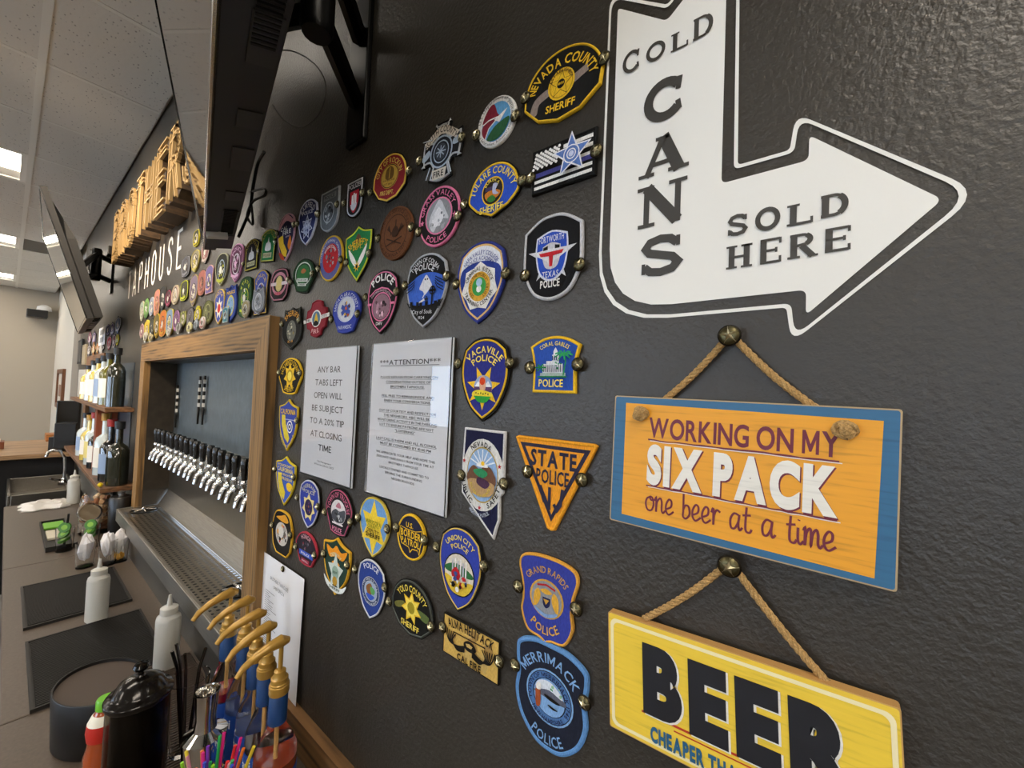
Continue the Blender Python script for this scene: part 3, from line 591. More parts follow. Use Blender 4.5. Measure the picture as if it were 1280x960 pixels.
def a_vaca(A):
    A.arc('VACAVILLE', -.05, .84, .68, 90, 96, .19, YL, bold=.015); A.arc('POLICE', -.05, .62, .48, 90, 84, .19, YL, bold=.015); A.star(0, -.2, .68, .32, Y, 7, -90)
    A.disc(0, -.2, .37, '8fa3c8'); A.poly([(-.37, -.22), (-.2, -.05), (0, -.2), (.2, -.04), (.37, -.22)], 'e4e6ec'); A.box(-.36, .36, -.3, -.18, '5a3f6a'); A.sm([(-.1, -.25), (-.14, .0), (0, .08), (.1, .0), (.1, -.25)], 'd8a88c'); A.disc(-.02, -.05, .11, 'd8481e', .09)
    A.sm([(-.4, -.32), (-.2, -.26), (.1, -.27), (.38, -.33), (.34, -.42), (-.34, -.42)], 'e8d23a'); A.sm([(-.34, -.4, 1), (.34, -.4, 1), (.2, -.52), (0, -.56), (-.2, -.52)], '2f9a3c')
    for k in range(6): A.disc(-.25+.1*k, -.33-.02*(k % 2), .025, '3c4a20')
def a_coral(A):
    A.arc('CORAL GABLES', .05, .8, .62, 90, 82, .14, YL, bold=.01); c = 'dfe2e6'
    A.box(-.45, .35, -.3, .02, c); A.box(-.3, .2, .02, .12, c); A.box(-.07, .2, .1, .34, c); A.box(-.02, .14, .34, .46, c); A.poly([(-.02, .46), (.14, .46), (.06, .6)], c)
    for k in range(9): A.box(-.4+.085*k, -.37+.085*k, -.27, -.02, '4a5470')
    for k in range(3): A.box(-.04+.08*k, .0+.08*k, .14, .3, '3a4a70')
    A.box(-.5, .5, -.42, -.3, '9fb0a8'); A.box(-.6, .55, -.46, -.41, GN); A.st([(.42, -.4), (.5, .1), (.45, .3)], .05, '2a8a50')
    for a in range(0, 360, 40): A.st([(.42, .32), (.42+.2*math.cos(math.radians(a)), .36+.1*math.sin(math.radians(a))), (.42+.34*math.cos(math.radians(a)), .3+.16*math.sin(math.radians(a)))], .05, '2fa060')
    for a in range(0, 360, 60): A.st([(-.45, -.1), (-.45+.22*math.cos(math.radians(a)), -.12+.14*math.sin(math.radians(a)))], .05, '1f7a43')
    A.specks(.3, .0, .22, ['1f7a43', '2fa060'], 8, 9, .25); A.line('POLICE', 0, -.66, .95, .26, YL, .012)
def a_nvdps(A):
    A.disc(.0, .14, .98, 'dcdcd8', .68); A.disc(.0, .14, .74, 'b09a5a', .53); A.disc(.0, .14, .7, '8fb0d8', .5)
    for k in range(7): a = math.radians(20+23*k); A.st([(0, .3), (.6*math.cos(a), .3+.32*math.sin(a))], .05, 'e0e8f0')
    A.sm([(-.65, .15), (-.4, .3), (-.1, .24), (.1, .3), (.4, .3), (.66, .1), (.5, -.05), (-.6, -.02)], '6b4a38'); A.sm([(-.25, .3), (0, .4), (.3, .3)], 'e8e8e8'); A.disc(.05, .36, .08, Y); A.sm([(-.4, .2), (0, .26), (.3, .18), (0, .08)], '2f8a5a'); A.sm([(-.6, .02), (0, .05), (.6, .0), (.5, -.2), (0, -.26), (-.5, -.2)], 'b59468'); A.sm([(-.1, .1), (.4, .02), (.2, -.1), (-.2, -.02)], '4a3048'); A.arc('ALL FOR OUR COUNTRY', .14, .56, .42, 270, 130, .1, 'd8c040', True)
    A.arc('NEVADA', .14, .78, .54, 92, 66, .17, BK, bold=.02); A.arc('PUBLIC', .14, .94, .64, 215, 58, .17, BK, True, .02); A.arc('SAFETY', .14, .94, .64, 325, 62, .17, BK, True, .02)
    A.star(-.82, .36, .09, .04, RD); A.star(.84, .36, .09, .04, RD); A.star(.0, -.47, .09, .04, RD)
    A.arc('HIGHWAY PATROL', .1, .95, .74, 270, 60, .13, 'c0c8d8', True, .01)
def a_nj(A):
    k = .78; pts = [(-.86, .86), (.86, .86), (0, -.8)]; A.poly(pts, '2b2a40'); A.poly([(-.72, .78), (.72, .78), (0, -.64)], 'e89a28')
    A.line('STATE', 0, .56, 1.12, .34, '2b2a40', .035); A.line('POLICE', 0, .17, .8, .3, '2b2a40', .02)
    i = A.ei('2b2a40', 1)
    for pts in ([(-.3, -.05), (-.17, -.4)], [(-.29, -.05), (-.04, -.54)], [(-.05, -.05), (-.05, -.54)], [(.26, -.05), (.22, -.4), (.14, -.52), (.06, -.4)]): stroke(A.Lt, A.P(pts), .07*A.hw, A.y-.0005, i)
def a_union(A):
    A.arc('UNION CITY', .0, .8, .68, 90, 88, .16, YL, bold=.01); A.arc('POLICE', .0, .6, .5, 90, 66, .15, YL, bold=.01); A.disc(0, -.12, .68, BK, .5); A.disc(0, -.12, .64, 'd8d0c0', .47); A.sm([(-.6, .0), (-.2, .12), (.2, .1), (.6, -.02), (.5, -.12), (-.5, -.12)], '2f6a3c'); A.sm([(-.62, -.2), (0, -.28), (.62, -.22), (.35, -.52), (0, -.58), (-.35, -.52)], 'd8b83a')
    for k in range(6): A.box(-.3+.12*k, -.24+.12*k, -.2, .2+.05*(k % 2), W if k % 2 else 'b8bcc4')
    A.sm([(-.3, -.1), (-.1, .05), (.1, -.1), (0, -.25), (-.2, -.25)], RD); A.specks(.0, -.25, .45, [W, RD, '3a4a8a', BK, 'd8b83a'], 20, 5, .2); A.disc(0, -.45, .08, W)
def a_grand(A):
    A.arc('GRAND RAPIDS', .05, .72, .56, 92, 108, .18, GD, bold=.008); A.disc(0, .03, .56, GD, .44); A.disc(0, .03, .5, '8f9298', .4)
    A.sm([(-.12, .06, 1), (.14, .06, 1), (.12, -.1), (0, -.18), (-.1, -.1)], NV); A.poly([(-.09, .02), (.1, .02), (0, -.1)], GD); A.sm([(-.4, .1), (-.25, .22), (-.18, .05), (-.28, -.15), (-.4, -.2)], 'd9a63a'); A.sm([(.4, .1), (.25, .22), (.18, .05), (.28, -.15), (.4, -.2)], 'd9a63a')
    A.sm([(-.2, .2), (0, .27), (.2, .2), (0, .14)], 'd9a63a'); A.st([(-.3, .3), (0, .36), (.3, .3)], .05, RD); A.sm([(-.38, -.2), (0, -.3), (.38, -.2), (.3, -.3), (0, -.38), (-.3, -.3)], '7fa0d0'); A.arc('POLICE', .1, .8, .86, 270, 74, .22, 'd9a63a', True, .012)
def a_merr(A):
    L = '7fa8d8'; A.arc('MERRIMACK', -.02, .76, .64, 94, 118, .22, L, bold=.012); A.ring(0, 0, .64, .04, L, .5); A.ring(0, 0, .58, .13, '4f78b0', .45); A.disc(0, 0, .42, L, .33); A.sm([(-.4, .02), (0, .14), (.4, .08), (.4, -.02), (-.3, -.02)], '5a5f70'); A.sm([(-.3, .22), (0, .3), (.3, .18), (.35, .08), (0, .14), (-.35, .06)], 'd5dde8'); A.specks(.2, .18, .18, ['3f8a5a', '8fc09a'], 6, 2, .1)
    A.sm([(-.36, .1), (-.25, .12), (-.22, -.2), (-.34, -.25)], 'a0502c'); A.sm([(-.34, .16), (-.24, .2), (-.22, .08), (-.34, .06)], W); A.sm([(-.1, .04), (.3, .0), (.2, -.04), (-.05, -.02)], BK); A.sm([(.0, -.12), (.25, -.14), (.15, -.17), (.02, -.15)], BK)
    A.arc('TOWN OF MERRIMACK 1746', 0, .47, .37, 90, 230, .1, NV, bold=.015); A.arc('NEW HAMPSHIRE', 0, .57, .44, 270, 100, .1, NV, True, .015); A.arc('POLICE', 0, .86, .84, 270, 62, .22, L, True, .012)
def a_yolo(A):
    A.arc('YOLO COUNTY', -.05, .66, .62, 92, 118, .19, YL, bold=.015); A.sm([(-.8, -.1), (-.4, .1), (-.3, -.05), (-.7, -.25)], '6b6a30'); A.sm([(.3, .1), (.8, .05), (.7, -.2), (.3, -.1)], '5a6a38'); A.star(0, .02, .48, .27, Y, 7); A.star(0, .02, .4, .22, YL, 7); A.disc(0, .02, .17, '9a8a20'); A.line('SHERIFF', 0, -.6, .85, .2, YL, .015)
def a_police64(A):
    A.arc('POLICE', .2, .75, .48, 92, 72, .2, 'e0e4f0', bold=.012); A.disc(0, -.05, .6, 'b8bcc8', .46); A.ring(0, -.05, .57, .13, '3a4a6a', .44); A.disc(0, -.05, .4, '9fb0c8', .31); A.sm([(-.3, .05), (0, .2), (.15, 0), (0, -.2), (-.2, -.15)], '8a5a30'); A.sm([(.0, .1), (.3, .05), (.25, -.1), (.05, -.1)], '5fa05a'); A.sm([(-.3, -.18), (0, -.15), (.3, -.18), (0, -.34)], '3a5ac0'); A.arc('THE GREAT SEAL', -.05, .47, .36, 90, 160, .08, 'c8ccd8'); A.arc('CALIFORNIA', -.05, .55, .43, 270, 130, .08, 'c8ccd8', True)
def a_maric(A):
    A.star(0, 0, .88, .46, 'e8c83a', 6, 90, 1.2); g = '5a5a18'; A.line('MARICOPA', 0, .16, 1.0, .14, '7a8a1e', .012); A.line('COUNTY', 0, .02, .75, .11, '7a8a1e', .01); A.line('DEPUTY', 0, -.12, .8, .12, BK, .012); A.line('SHERIFF', 0, -.27, .95, .15, BK, .02)
def a_border(A):
    A.line('U.S.', -.1, .5, .5, .22, Y, .015); A.st([(-.75, .35), (-.3, .3), (.3, .3), (.75, .42)], .03, Y); A.line('BORDER', 0, .12, 1.4, .3, Y, .02); A.line('PATROL', 0, -.22, 1.3, .28, Y, .02); A.st([(-.75, .35), (-.8, .0), (-.6, -.38), (-.1, -.45), (.0, -.65), (.15, -.48), (.5, -.45), (.62, -.62), (.68, -.3), (.8, .1), (.75, .42)], .04, Y)
def a_truckee(A):
    A.arc('TOWN OF TRUCKEE', .0, .64, .62, 92, 175, .2, 'c86a88', bold=.014); A.disc(0, .0, .56, 'd5d0d2', .52); A.sm([(-.5, -.1), (-.2, .1), (.1, .05), (.5, .15), (.45, -.3), (0, -.45), (-.4, -.35)], '4a4d55'); A.sm([(-.2, .2), (.05, .42), (.2, .2)], 'b07080'); A.specks(0, -.2, .4, ['8a8d92', 'c5c8cc', '2a2c30'], 10, 8, .25); A.box(-.4, .4, -.52, -.45, 'e0d8da'); A.line('POLICE', 0, -.72, .7, .2, 'e08aa8', .015)
def a_river(A):
    A.arc('RIVERBANK', .05, .75, .62, 92, 96, .17, 'c9c6b0', bold=.008); A.line('POLICE', 0, .5, 1.0, .13, 'c9c6b0', .008); A.star(0, -.12, .62, .42, 'e0d090', 7); A.disc(0, -.12, .36, '2a2048'); A.specks(0, -.12, .28, ['5a3060', '8a5a3a', '3a5090'], 8, 3)
def a_cacdcr(A):
    A.line('POLICE DEPT', 0, .62, 1.5, .09, YL); A.line('CALIFORNIA', 0, .45, 1.6, .17, YL, .012); A.line('HIGHER EDUCATION', 0, .26, 1.5, .08, YL); A.line('PROGRAM', .25, .1, 1.0, .12, YL, .01)
    A.poly([(-.75, .25), (-.35, .3), (-.3, .0), (.1, -.45), (.0, -.75), (-.4, -.6), (-.7, -.1)], 'd8c23a'); A.sm([(.2, -.1), (.5, .0), (.8, -.1), (.6, -.35), (.3, -.3)], Y)
def a_fireyel(A):
    A.sm([(-.6, .6), (-.1, .75), (.3, .85), (.6, .6), (.2, .5)], 'd8982a'); A.disc(0, -.05, .6, 'c9c2b8', .52); A.specks(0, -.05, .6, ['b83a20', W, '6a6258', 'd8982a', BK, 'a9a49c'], 30, 21, .5); A.disc(0, .05, .25, 'd5d0c8')
def a_redbl(A):
    A.arc('HONOR', .1, .6, .5, 92, 80, .2, 'd8a8b0', bold=.01); A.disc(0, .15, .55, '2a2430', .4); A.specks(0, .15, .4, ['6a6470', '8a3040', '3a3a48'], 10, 13, .3); A.box(-.6, .7, -.45, -.15, '3a5ac0'); A.line('POLICE', 0, -.3, .8, .14, W); A.box(-.35, .4, -.85, -.6, 'a03048'); A.line('MEMORIAL', 0, -.72, .6, .1, 'e0c0c8')
def a_eagle(A):
    A.sm([(-.75, .62), (-.3, .55), (0, .72), (.35, .55), (.8, .66), (.5, .3), (.0, .35), (-.5, .25)], OR); A.arc('DEPUTY', -.1, .6, .45, 90, 70, .14, 'c8d0a8'); A.sm([(-.3, .1), (0, .2), (.3, .1), (.0, .0)], OR); A.star(0, -.2, .6, .3, 'c9d4cc', 5, 90, 1.3); A.disc(0, -.2, .25, '8fa898'); A.line('1837', 0, -.2, .3, .08, '2a4a38'); A.disc(0, -.5, .18, 'b08a30'); A.sm([(-.85, -.45), (-.5, -.6), (0, -.68), (.5, -.62), (.85, -.45), (.6, -.75), (0, -.88), (-.6, -.75)], 'e0e4e0'); A.line('SHERIFF', 0, -.74, .8, .09, '2a4a38')
def a_calif(A):
    A.line('CALIFORNIA', 0, .52, 1.6, .19, Y, .015); A.poly([(-.7, .38), (-.3, .38), (-.2, .05), (.25, -.5), (.1, -.68), (-.3, -.5), (-.65, 0)], 'd8c23a'); A.disc(.25, -.05, .32, '3b4a9a'); A.ring(.25, -.05, .3, .06, W); A.disc(.25, -.05, .14, W); A.disc(.25, -.05, .08, NV); A.st([(-.3, .22), (.7, .22)], .04, 'a9b0d8'); A.arc('NARCOTIC OFFICERS', .0, .82, .84, 270, 130, .1, YL, True)
def a_shst(A):
    A.arc('SACRAMENTO COUNTY', 0, .62, .62, 90, 165, .2, Y, bold=.012); A.star(0, .0, .55, .32, Y, 7); A.disc(0, 0, .26, 'b08f20'); A.disc(0, .0, .18, YL); A.arc('SHERIFF', 0, .88, .86, 270, 60, .2, Y, True, .012)
def a_shdark(A):
    A.arc('SHERIFF', .1, .7, .5, 90, 110, .25, 'c8903a', bold=.015); A.disc(0, -.1, .48, '6a6a60'); A.specks(0, -.1, .42, ['c9c4a8', '3a3a38', '8a7a48', 'a9a490'], 14, 17); A.line('K-9', 0, -.6, .5, .12, 'c8903a', .01)
def a_redm(A):
    A.disc(0, 0, .42, W, .45); A.disc(0, 0, .34, '5a7a90', .38); A.sm([(-.15, -.25), (0, .3), (.18, -.25)], 'd8b23a'); A.sm([(-.25, -.3), (0, -.1), (.25, -.3), (0, -.4)], BK); A.poly([(-1.1, .0), (-.35, .08), (-.35, -.12), (-1.1, -.2)], 'e0ddd5'); A.poly([(1.1, .2), (.35, .12), (.35, -.08), (1.1, .0)], 'e0ddd5'); A.line('THE', -.72, -.05, .45, .12, BK); A.line('CITY', .72, .05, .45, .12, BK); A.arc('FIRE', 0, .8, .8, 270, 50, .18, 'e0a8a8', True)
def a_clara(A):
    c = 'c5cae0'; A.disc(0, .12, .62, 'c5c8d0', .56); A.ring(0, .12, .66, .03, c, .6); A.arc('SANTA CLARA COUNTY', .1, .72, .62, 90, 180, .17, c, bold=.01)
    for a in (90, 30, -30): A.st([(-.36*math.cos(math.radians(a)), .1-.36*math.sin(math.radians(a))), (.36*math.cos(math.radians(a)), .1+.36*math.sin(math.radians(a)))], .18, '3a50a0')
    A.specks(0, .1, .35, ['d8a83a', 'c85a2a', '5a3a20'], 8, 3); A.line('PARAMEDIC', 0, -.72, 1.0, .17, c, .008)
def a_green18(A):
    A.ring(0, .1, .75, .05, 'c9d0c0', .7); A.disc(0, .1, .6, '2f6a35', .55); A.sm([(-.2, .3), (0, .42), (.25, .3), (.1, .15), (-.15, .15)], 'a8683a'); A.box(-.5, .5, -.35, -.15, 'd5d8cc'); A.line('FISH AND GAME', 0, -.25, .8, .1, '2a3a28'); A.box(-.4, .4, -.6, -.45, 'd5d8cc'); A.line('WARDEN', 0, -.52, .6, .09, '2a3a28')
def a_pinkbk(A):
    A.ring(0, .05, .78, .14, 'b87a88', .7); A.disc(0, .05, .36, 'c9b878'); A.box(-.9, .9, -.05, .15, 'd8c8c8'); A.disc(0, .05, .28, 'd8c27a'); A.line('FIRE', 0, -.55, .6, .16, 'c83a48', .015)
def generic(cols, seed, word=None):
    def f(A):
        if word: A.arc(word, .05, .62, .62, 90, 120, .2, cols[0])
        A.disc(0, -.05, .52, cols[1]); A.ring(0, -.05, .56, .07, cols[-1]); A.specks(0, -.05, .5, cols+['4a443c', '6e665c'], 26, seed, .5); A.arc('POLICE', 0, .84, .86, 270, 80, .14, cols[0], True, .01) if seed % 2 else None; A.star(0, -.05, .3, .13, cols[0]) if seed % 3 == 0 else A.disc(0, -.05, .2, cols[2 % len(cols)])
        A.st([(-.55, -.62), (0, -.72), (.55, -.62)], .14, cols[0])
    return f
patch((-0.2872, 2.1163, 0.1219, 0.09668, 5.6512), 'sheriff', Y, BK, 'black six-sided patch with yellow border reading NEVADA COUNTY SHERIFF beside the white arrow', 'NEVADA COUNTY SHERIFF patch', a_nevco, bw=.003, tacks=[(-0.2255, 2.1191), (-0.3463, 2.1223)])
patch((-0.4013, 2.1110, 0.07606, 0.0752, 5.3780), 'oval', W, W, 'white oval patch with blue, maroon and green swooping landscape, near the top', 'white oval swoosh patch', a_dea, tacks=[(-0.3633, 2.1035), (-0.4407, 2.1040)])
patch((-0.5241, 2.1072, 0.1025, 0.1037, 3.6347), 'maltese', 'b8bcc0', '1c1e22', 'black and silver cross-shaped patch reading SOUTH COUNTY FIRE', 'SOUTH COUNTY FIRE patch', a_fire, rim=BK, tacks=[(-0.4733, 2.1135), (-0.5802, 2.1095)])
patch((-0.4023, 2.0072, 0.1034, 0.08389, 1.3637), 'dome', Y, RB, 'blue dome-shaped patch with yellow border reading TULARE COUNTY SHERIFF', 'TULARE COUNTY SHERIFF patch', a_tulare, rim=BK, rimw=.002, tacks=[(-0.3461, 2.0036), (-0.4608, 2.0000)])
patch((-0.5233, 1.9968, 0.1031, 0.1018, 3.1093), 'oval', PK, BK, 'black oval patch with pink border reading GRASS VALLEY POLICE', 'GRASS VALLEY POLICE patch', a_grass, tacks=[(-0.4744, 1.9846), (-0.5729, 1.9806)])
patch((-0.6724, 2.1098, 0.1118, 0.09414, 8.5055), 'sheriff', 'e8c050', '8a2028', 'dark red patch with yellow border reading CITY OF ROCKLIN FIRE DEPT', 'CITY OF ROCKLIN patch', a_rocklin, rim=BK, rimw=.002, tacks=[(-0.6092, 2.1013), (-0.7339, 2.0972)])
patch((-0.7974, 2.1035, 0.06328, 0.08173, -0.771), 'polizei', 'b8bac0', '17181c', 'small black shield patch reading POLIZEI over a red shield with a white castle', 'POLIZEI patch', a_polizei, rim=BK, rimw=.003, tacks=[(-0.763, 2.1055), (-0.8351, 2.1024)], rot=1)
patch((-0.6443, 1.9951, 0.1036, 0.1008, 4.8685), 'oval', '6b4226', '6b4226', 'brown leather oval patch stamped with a winged helmet and crossed swords', 'brown leather patch', a_leather, tacks=[(-0.5947, 1.9945), (-0.698, 1.9960)])
patch((-0.7728, 1.9805, 0.1008, 0.118, 0.307), 'green', 'c9d23a', GN, "green shield patch reading SHERIFF'S DEPT over white wings", "green SHERIFF'S DEPT patch", a_green, rim=BK, rimw=.0015, tacks=[(-0.7276, 1.9722), (-0.813, 1.9684)])
patch((-0.8862, 1.9917, 0.1049, 0.1029, 3.7612), 'oval', 'd8b23a', '5a5f94', 'oval patch with yellow edge, blue ring and red centre, above the paramedic patch', 'red and blue oval patch', a_marine, tacks=[(-0.8381, 1.9796), (-0.9373, 1.9759)])
patch((-1.0117, 2.1036, 0.1001, 0.1123, 3.6509), 'shield', 'c9cde0', '222a5a', 'navy shield patch with silver border and seven-pointed star reading FAIRFIELD POLICE', 'navy FAIRFIELD POLICE patch', a_fairf, tacks=[(-1.0611, 2.1110), (-0.9586, 2.1108)])
patch((-0.9038, 2.1049, 0.0812, 0.0954, 1.5887), 'polizei', '9aa0a4', '5a6065', 'grey shield patch with dim embroidered eagle, between the navy star patch and POLIZEI', 'grey eagle patch', a_grey, tacks=[(-0.8662, 2.1086), (-0.9505, 2.1080)], rot=1)
patch((-1.1322, 2.0919, 0.1041, 0.1261, 0.02638), 'shield', 'd3a8b8', '262448', 'dark blue shield patch reading CAL FIRE over a yellow state outline', 'CAL FIRE shield patch', a_calfire, tacks=[(-1.1838, 2.1134), (-1.0818, 2.1138)])
patch((-1.2459, 2.0944, 0.1099, 0.09281, 8.1422), 'tomb', 'c9c860', GN, 'green domed patch with white capitol building', 'green capitol patch', a_capitol('c9c860'), rim=BK, rimw=.002, tacks=[(-1.3070, 2.0875), (-1.1935, 2.0934)])
patch((-1.3703, 2.0916, 0.1123, 0.09355, 2.5443), 'tomb', 'c9b850', '141414', 'black domed patch with yellow edge and white capitol building', 'black capitol patch', a_capitol('e0cc5a'), rim=BK, rimw=.002, tacks=[(-1.4273, 2.0717)])
patch((-1.4978, 2.0884, 0.1212, 0.1235, 6.1651), 'shield', 'c98ab0', '5a3048', 'purple and pink shield patch left of the black capitol patch', 'purple shield patch', generic(['d8a8c8', '4a2038', '9a5a7a', 'c8c0c8'], 3, 'POLICE'))
patch((-1.6434, 2.0919, 0.1313, 0.1121, 3.7982), 'shield', 'a9a88a', '24241c', 'black and olive shield patch just right of the television corner', 'black and olive patch', generic(['a9b040', '3a3a20', 'd8d8c8', '8a9aa8'], 5))
patch((-1.0181, 1.9726, 0.1162, 0.08417, 7.9603), 'coffin', '24462a', '24462a', 'dark green patch with white ring, left of the red and blue oval', 'dark green ring patch', a_green18, rim='1c2a1c', rimw=.003, tacks=[(-1.0816, 1.9658), (-0.9663, 1.9691)])
patch((-1.1574, 1.9706, 0.1182, 0.08809, 4.2079), 'badge', 'b87a88', '1c1216', 'black oval patch with pink ring directly above the frame corner', 'black patch with pink ring', a_pinkbk, rim='1a1416', rimw=.002, tacks=[(-1.0967, 1.9751)])
patch((-1.2816, 1.9663, 0.1066, 0.1302, 0.2826), 'tomb', 'c9a850', '4a58a8', 'blue domed patch with gold lettering partly hidden by a silver badge patch', 'blue domed patch', generic(['d8b860', '3a4a9a', 'a8623a', 'c8c8d0'], 8, 'POLICE'), rim='20242a', rimw=.002)
patch((-1.4047, 1.9674, 0.1086, 0.1264, 1.6579), 'pill', '2a4a2c', '2a4a2c', 'long dark green patch with yellow lettering above the wooden frame', 'long green patch', generic(['c9d23a', '2f6a35', 'd8d8c8', 'b8c040'], 7, 'STATE'))
patch((-1.5290, 1.9601, 0.1155, 0.1234, 0.2714), 'spiky', '34468c', '34468c', 'blue square-topped patch reading POLICE in yellow', 'blue square-topped POLICE patch', lambda A: (A.line('POLICE', 0, .6, 1.3, .16, Y, .015), A.disc(0, -.1, .6, 'c9b84a'), A.disc(0, -.1, .5, '7a9ac0'), A.specks(0, -.1, .4, ['d8c84a', '5a8a5a'], 7, 2)))
patch((-1.6418, 1.9631, 0.1031, 0.1208, 3.0769), 'shield', 'd8b860', '3c4a94', 'blue shield patch with white star and red centre above the wooden frame', 'blue patch with white star', lambda A: (A.star(0, -.1, .75, .4, 'd5d0c0', 7), A.disc(0, -.1, .3, 'b83028'), A.arc('POLICE', .1, .65, .6, 90, 100, .22, 'd8b860')))
patch((-1.7676, 1.9554, 0.1209, 0.08947, 3.1237), 'oval', '4a4c30', '5a5c38', 'round olive green patch above the wooden frame', 'round olive patch', generic(['7a7c50', '4a4c30', '6a6a48', '8a8a60'], 4))
patch((-0.6777, 1.8692, 0.1029, 0.1229, 2.9654), 'shield', PK, '171216', 'black shield patch with pink border reading POLICE DMV', 'pink-bordered POLICE DMV patch', a_pinkdmv, rim='181014', rimw=.003, bw=.0025, tacks=[(-0.7322, 1.8844), (-0.6294, 1.8824)])
patch((-0.5483, 1.8742, 0.1095, 0.1282, 3.1536), 'shield', 'a9adb3', BK, 'black shield patch reading TOWN OF COLMA POLICE with a ghost over a graveyard', 'TOWN OF COLMA ghost patch', a_colma, tacks=[(-0.6047, 1.8903), (-0.4947, 1.8902)])
patch((-0.4209, 1.8696, 0.103, 0.1253, 2.0822), 'shield', '2e3a86', '2c3f8f', 'blue and white shield patch reading NAPA VALLEY COLLEGE POLICE ACADEMY', 'NAPA VALLEY COLLEGE patch', lambda A: (A.E.band(inset(A.P(SH['shield']), .0045), A.y-.0004, inset(A.P(SH['shield']), .0075), A.y-.0004, A.ei('d9b273')), a_napa(A)), bw=.004, tacks=[(-0.4716, 1.8739), (-0.369, 1.8752)])
patch((-0.2925, 1.8850, 0.09222, 0.1149, 1.8542), 'fort', 'c5c6ca', '131316', 'black shield patch with frayed grey border reading FORT WORTH TEXAS POLICE', 'FORT WORTH TEXAS patch', a_fort, rim=None, bw=.004, tacks=[(-0.3338, 1.8663), (-0.2491, 1.8670)], rot=0)
patch((-0.4047, 1.7228, 0.09958, 0.1262, 0.6628), 'shield', Y, '2b2f80', 'blue shield patch with black rim reading VACAVILLE POLICE around a yellow star', 'VACAVILLE POLICE patch', a_vaca, rim=BK, rimw=.0035, bw=.003, tacks=[(-0.4594, 1.7466), (-0.3546, 1.7459)])
patch((-0.2823, 1.7426, 0.07714, 0.074, 0.4827), 'tomb', Y, '2a50a8', 'blue patch with yellow border reading CORAL GABLES POLICE above a white building and palms', 'CORAL GABLES POLICE patch', a_coral, tacks=[(-0.3195, 1.7387), (-0.2465, 1.7419)], rot=0)
patch((-0.3991, 1.5716, 0.08416, 0.1548, -0.2087), 'nevada', 'd5d5d5', '16193a', 'navy state-shaped patch with white border reading NEVADA PUBLIC SAFETY', 'NEVADA PUBLIC SAFETY patch', a_nvdps, bw=.003, tacks=[(-0.4406, 1.5761), (-0.3565, 1.5766)], rot=0)
patch((-0.278, 1.5880, 0.1235, 0.1166, -0.2668), 'tri', 'e8a028', 'e89a28', 'orange triangular patch reading STATE POLICE NJ', 'triangular STATE POLICE NJ patch', a_nj, tacks=[(-0.3167, 1.5996), (-0.2352, 1.6016)], rot=0)
patch((-0.438, 1.4339, 0.09649, 0.1284, -1.0446), 'shield', 'd8b85a', '3040a0', 'blue shield patch with black rim reading UNION CITY POLICE over a busy round scene', 'UNION CITY POLICE patch', a_union, rim=BK, rimw=.003, bw=.0022, tacks=[(-0.4891, 1.4550), (-0.3871, 1.4542)], rot=0)
patch((-0.2804, 1.4423, 0.09161, 0.1097, -0.4069), 'grand', 'd9a040', '35409c', 'blue patch with gold border reading GRAND RAPIDS POLICE', 'GRAND RAPIDS POLICE patch', a_grand, tacks=[(-0.3244, 1.4462), (-0.2368, 1.4472)], rot=0, bw=.003)
patch((-0.2709, 1.3261, 0.1085, 0.1314, -0.5982), 'merr', '5f90c8', '1b2030', 'dark patch with light blue border reading MERRIMACK POLICE, lowest on the wall', 'MERRIMACK POLICE patch', a_merr, tacks=[(-0.3246, 1.3432), (-0.2216, 1.3452)], rot=0, bw=.0055)
patch((-0.546, 1.3375, 0.1116, 0.09315, -1.0174), 'sheriff', '4a4e48', '0f100f', 'black patch reading YOLO COUNTY SHERIFF around a yellow star', 'YOLO COUNTY SHERIFF patch', a_yolo, rim=BK, rimw=.002, tacks=[(-0.6057, 1.3290), (-0.4933, 1.3284)], rot=2)
patch((-0.6658, 1.3295, 0.0949, 0.1122, -1.4472), 'shield', 'c9cbd0', '27408c', 'blue shield patch reading POLICE over round seal, below the light blue star patch', 'blue POLICE seal patch', a_police64, rim=BK, rimw=.002, tacks=[(-0.719, 1.3517), (-0.6208, 1.3486)], rot=0)
patch((-0.6672, 1.4434, 0.09756, 0.1114, -0.5919), 'maric', 'd8c050', '6a9ad0', 'light blue patch with large yellow six-pointed star reading MARICOPA COUNTY DEPUTY SHERIFF', 'MARICOPA star patch', a_maric, tacks=[(-0.7169, 1.4513), (-0.6221, 1.4518)], rot=0)
patch((-0.5562, 1.4530, 0.07652, 0.07744, -1.6336), 'oval', Y, '1f2036', 'round navy patch with gold border reading U.S. BORDER PATROL', 'U.S. BORDER PATROL patch', a_border, tacks=[(-0.5952, 1.4609), (-0.5188, 1.4577)], rot=0)
patch((-0.7951, 1.4448, 0.1054, 0.09736, -2.3716), 'coffin', 'b85a78', '1b1820', 'black patch with pink edge reading TOWN OF TRUCKEE POLICE', 'TOWN OF TRUCKEE patch', a_truckee, rim=BK, rimw=.003, bw=.0025, tacks=[(-0.8473, 1.4349), (-0.7446, 1.4358)], rot=0)
patch((-0.9245, 1.4353, 0.101, 0.1128, -0.4762), 'shield', 'c5c6d0', '2f3f9a', 'blue shield patch with pale edge and yellow star reading POLICE, under the tip sign', 'blue patch with yellow star', a_river, rim=BK, rimw=.002, tacks=[(-0.9786, 1.4412), (-0.8797, 1.4392)], rot=0)
patch((-1.0545, 1.4667, 0.1084, 0.1212, -1.8954), 'green', 'd8c030', '3a5ab8', 'blue shield patch with yellow edge and state outline above CALIFORNIA lettering, lower one', 'lower blue CALIFORNIA patch', a_cacdcr, tacks=[(-1.1113, 1.4878), (-1.0033, 1.4843)], rot=0)
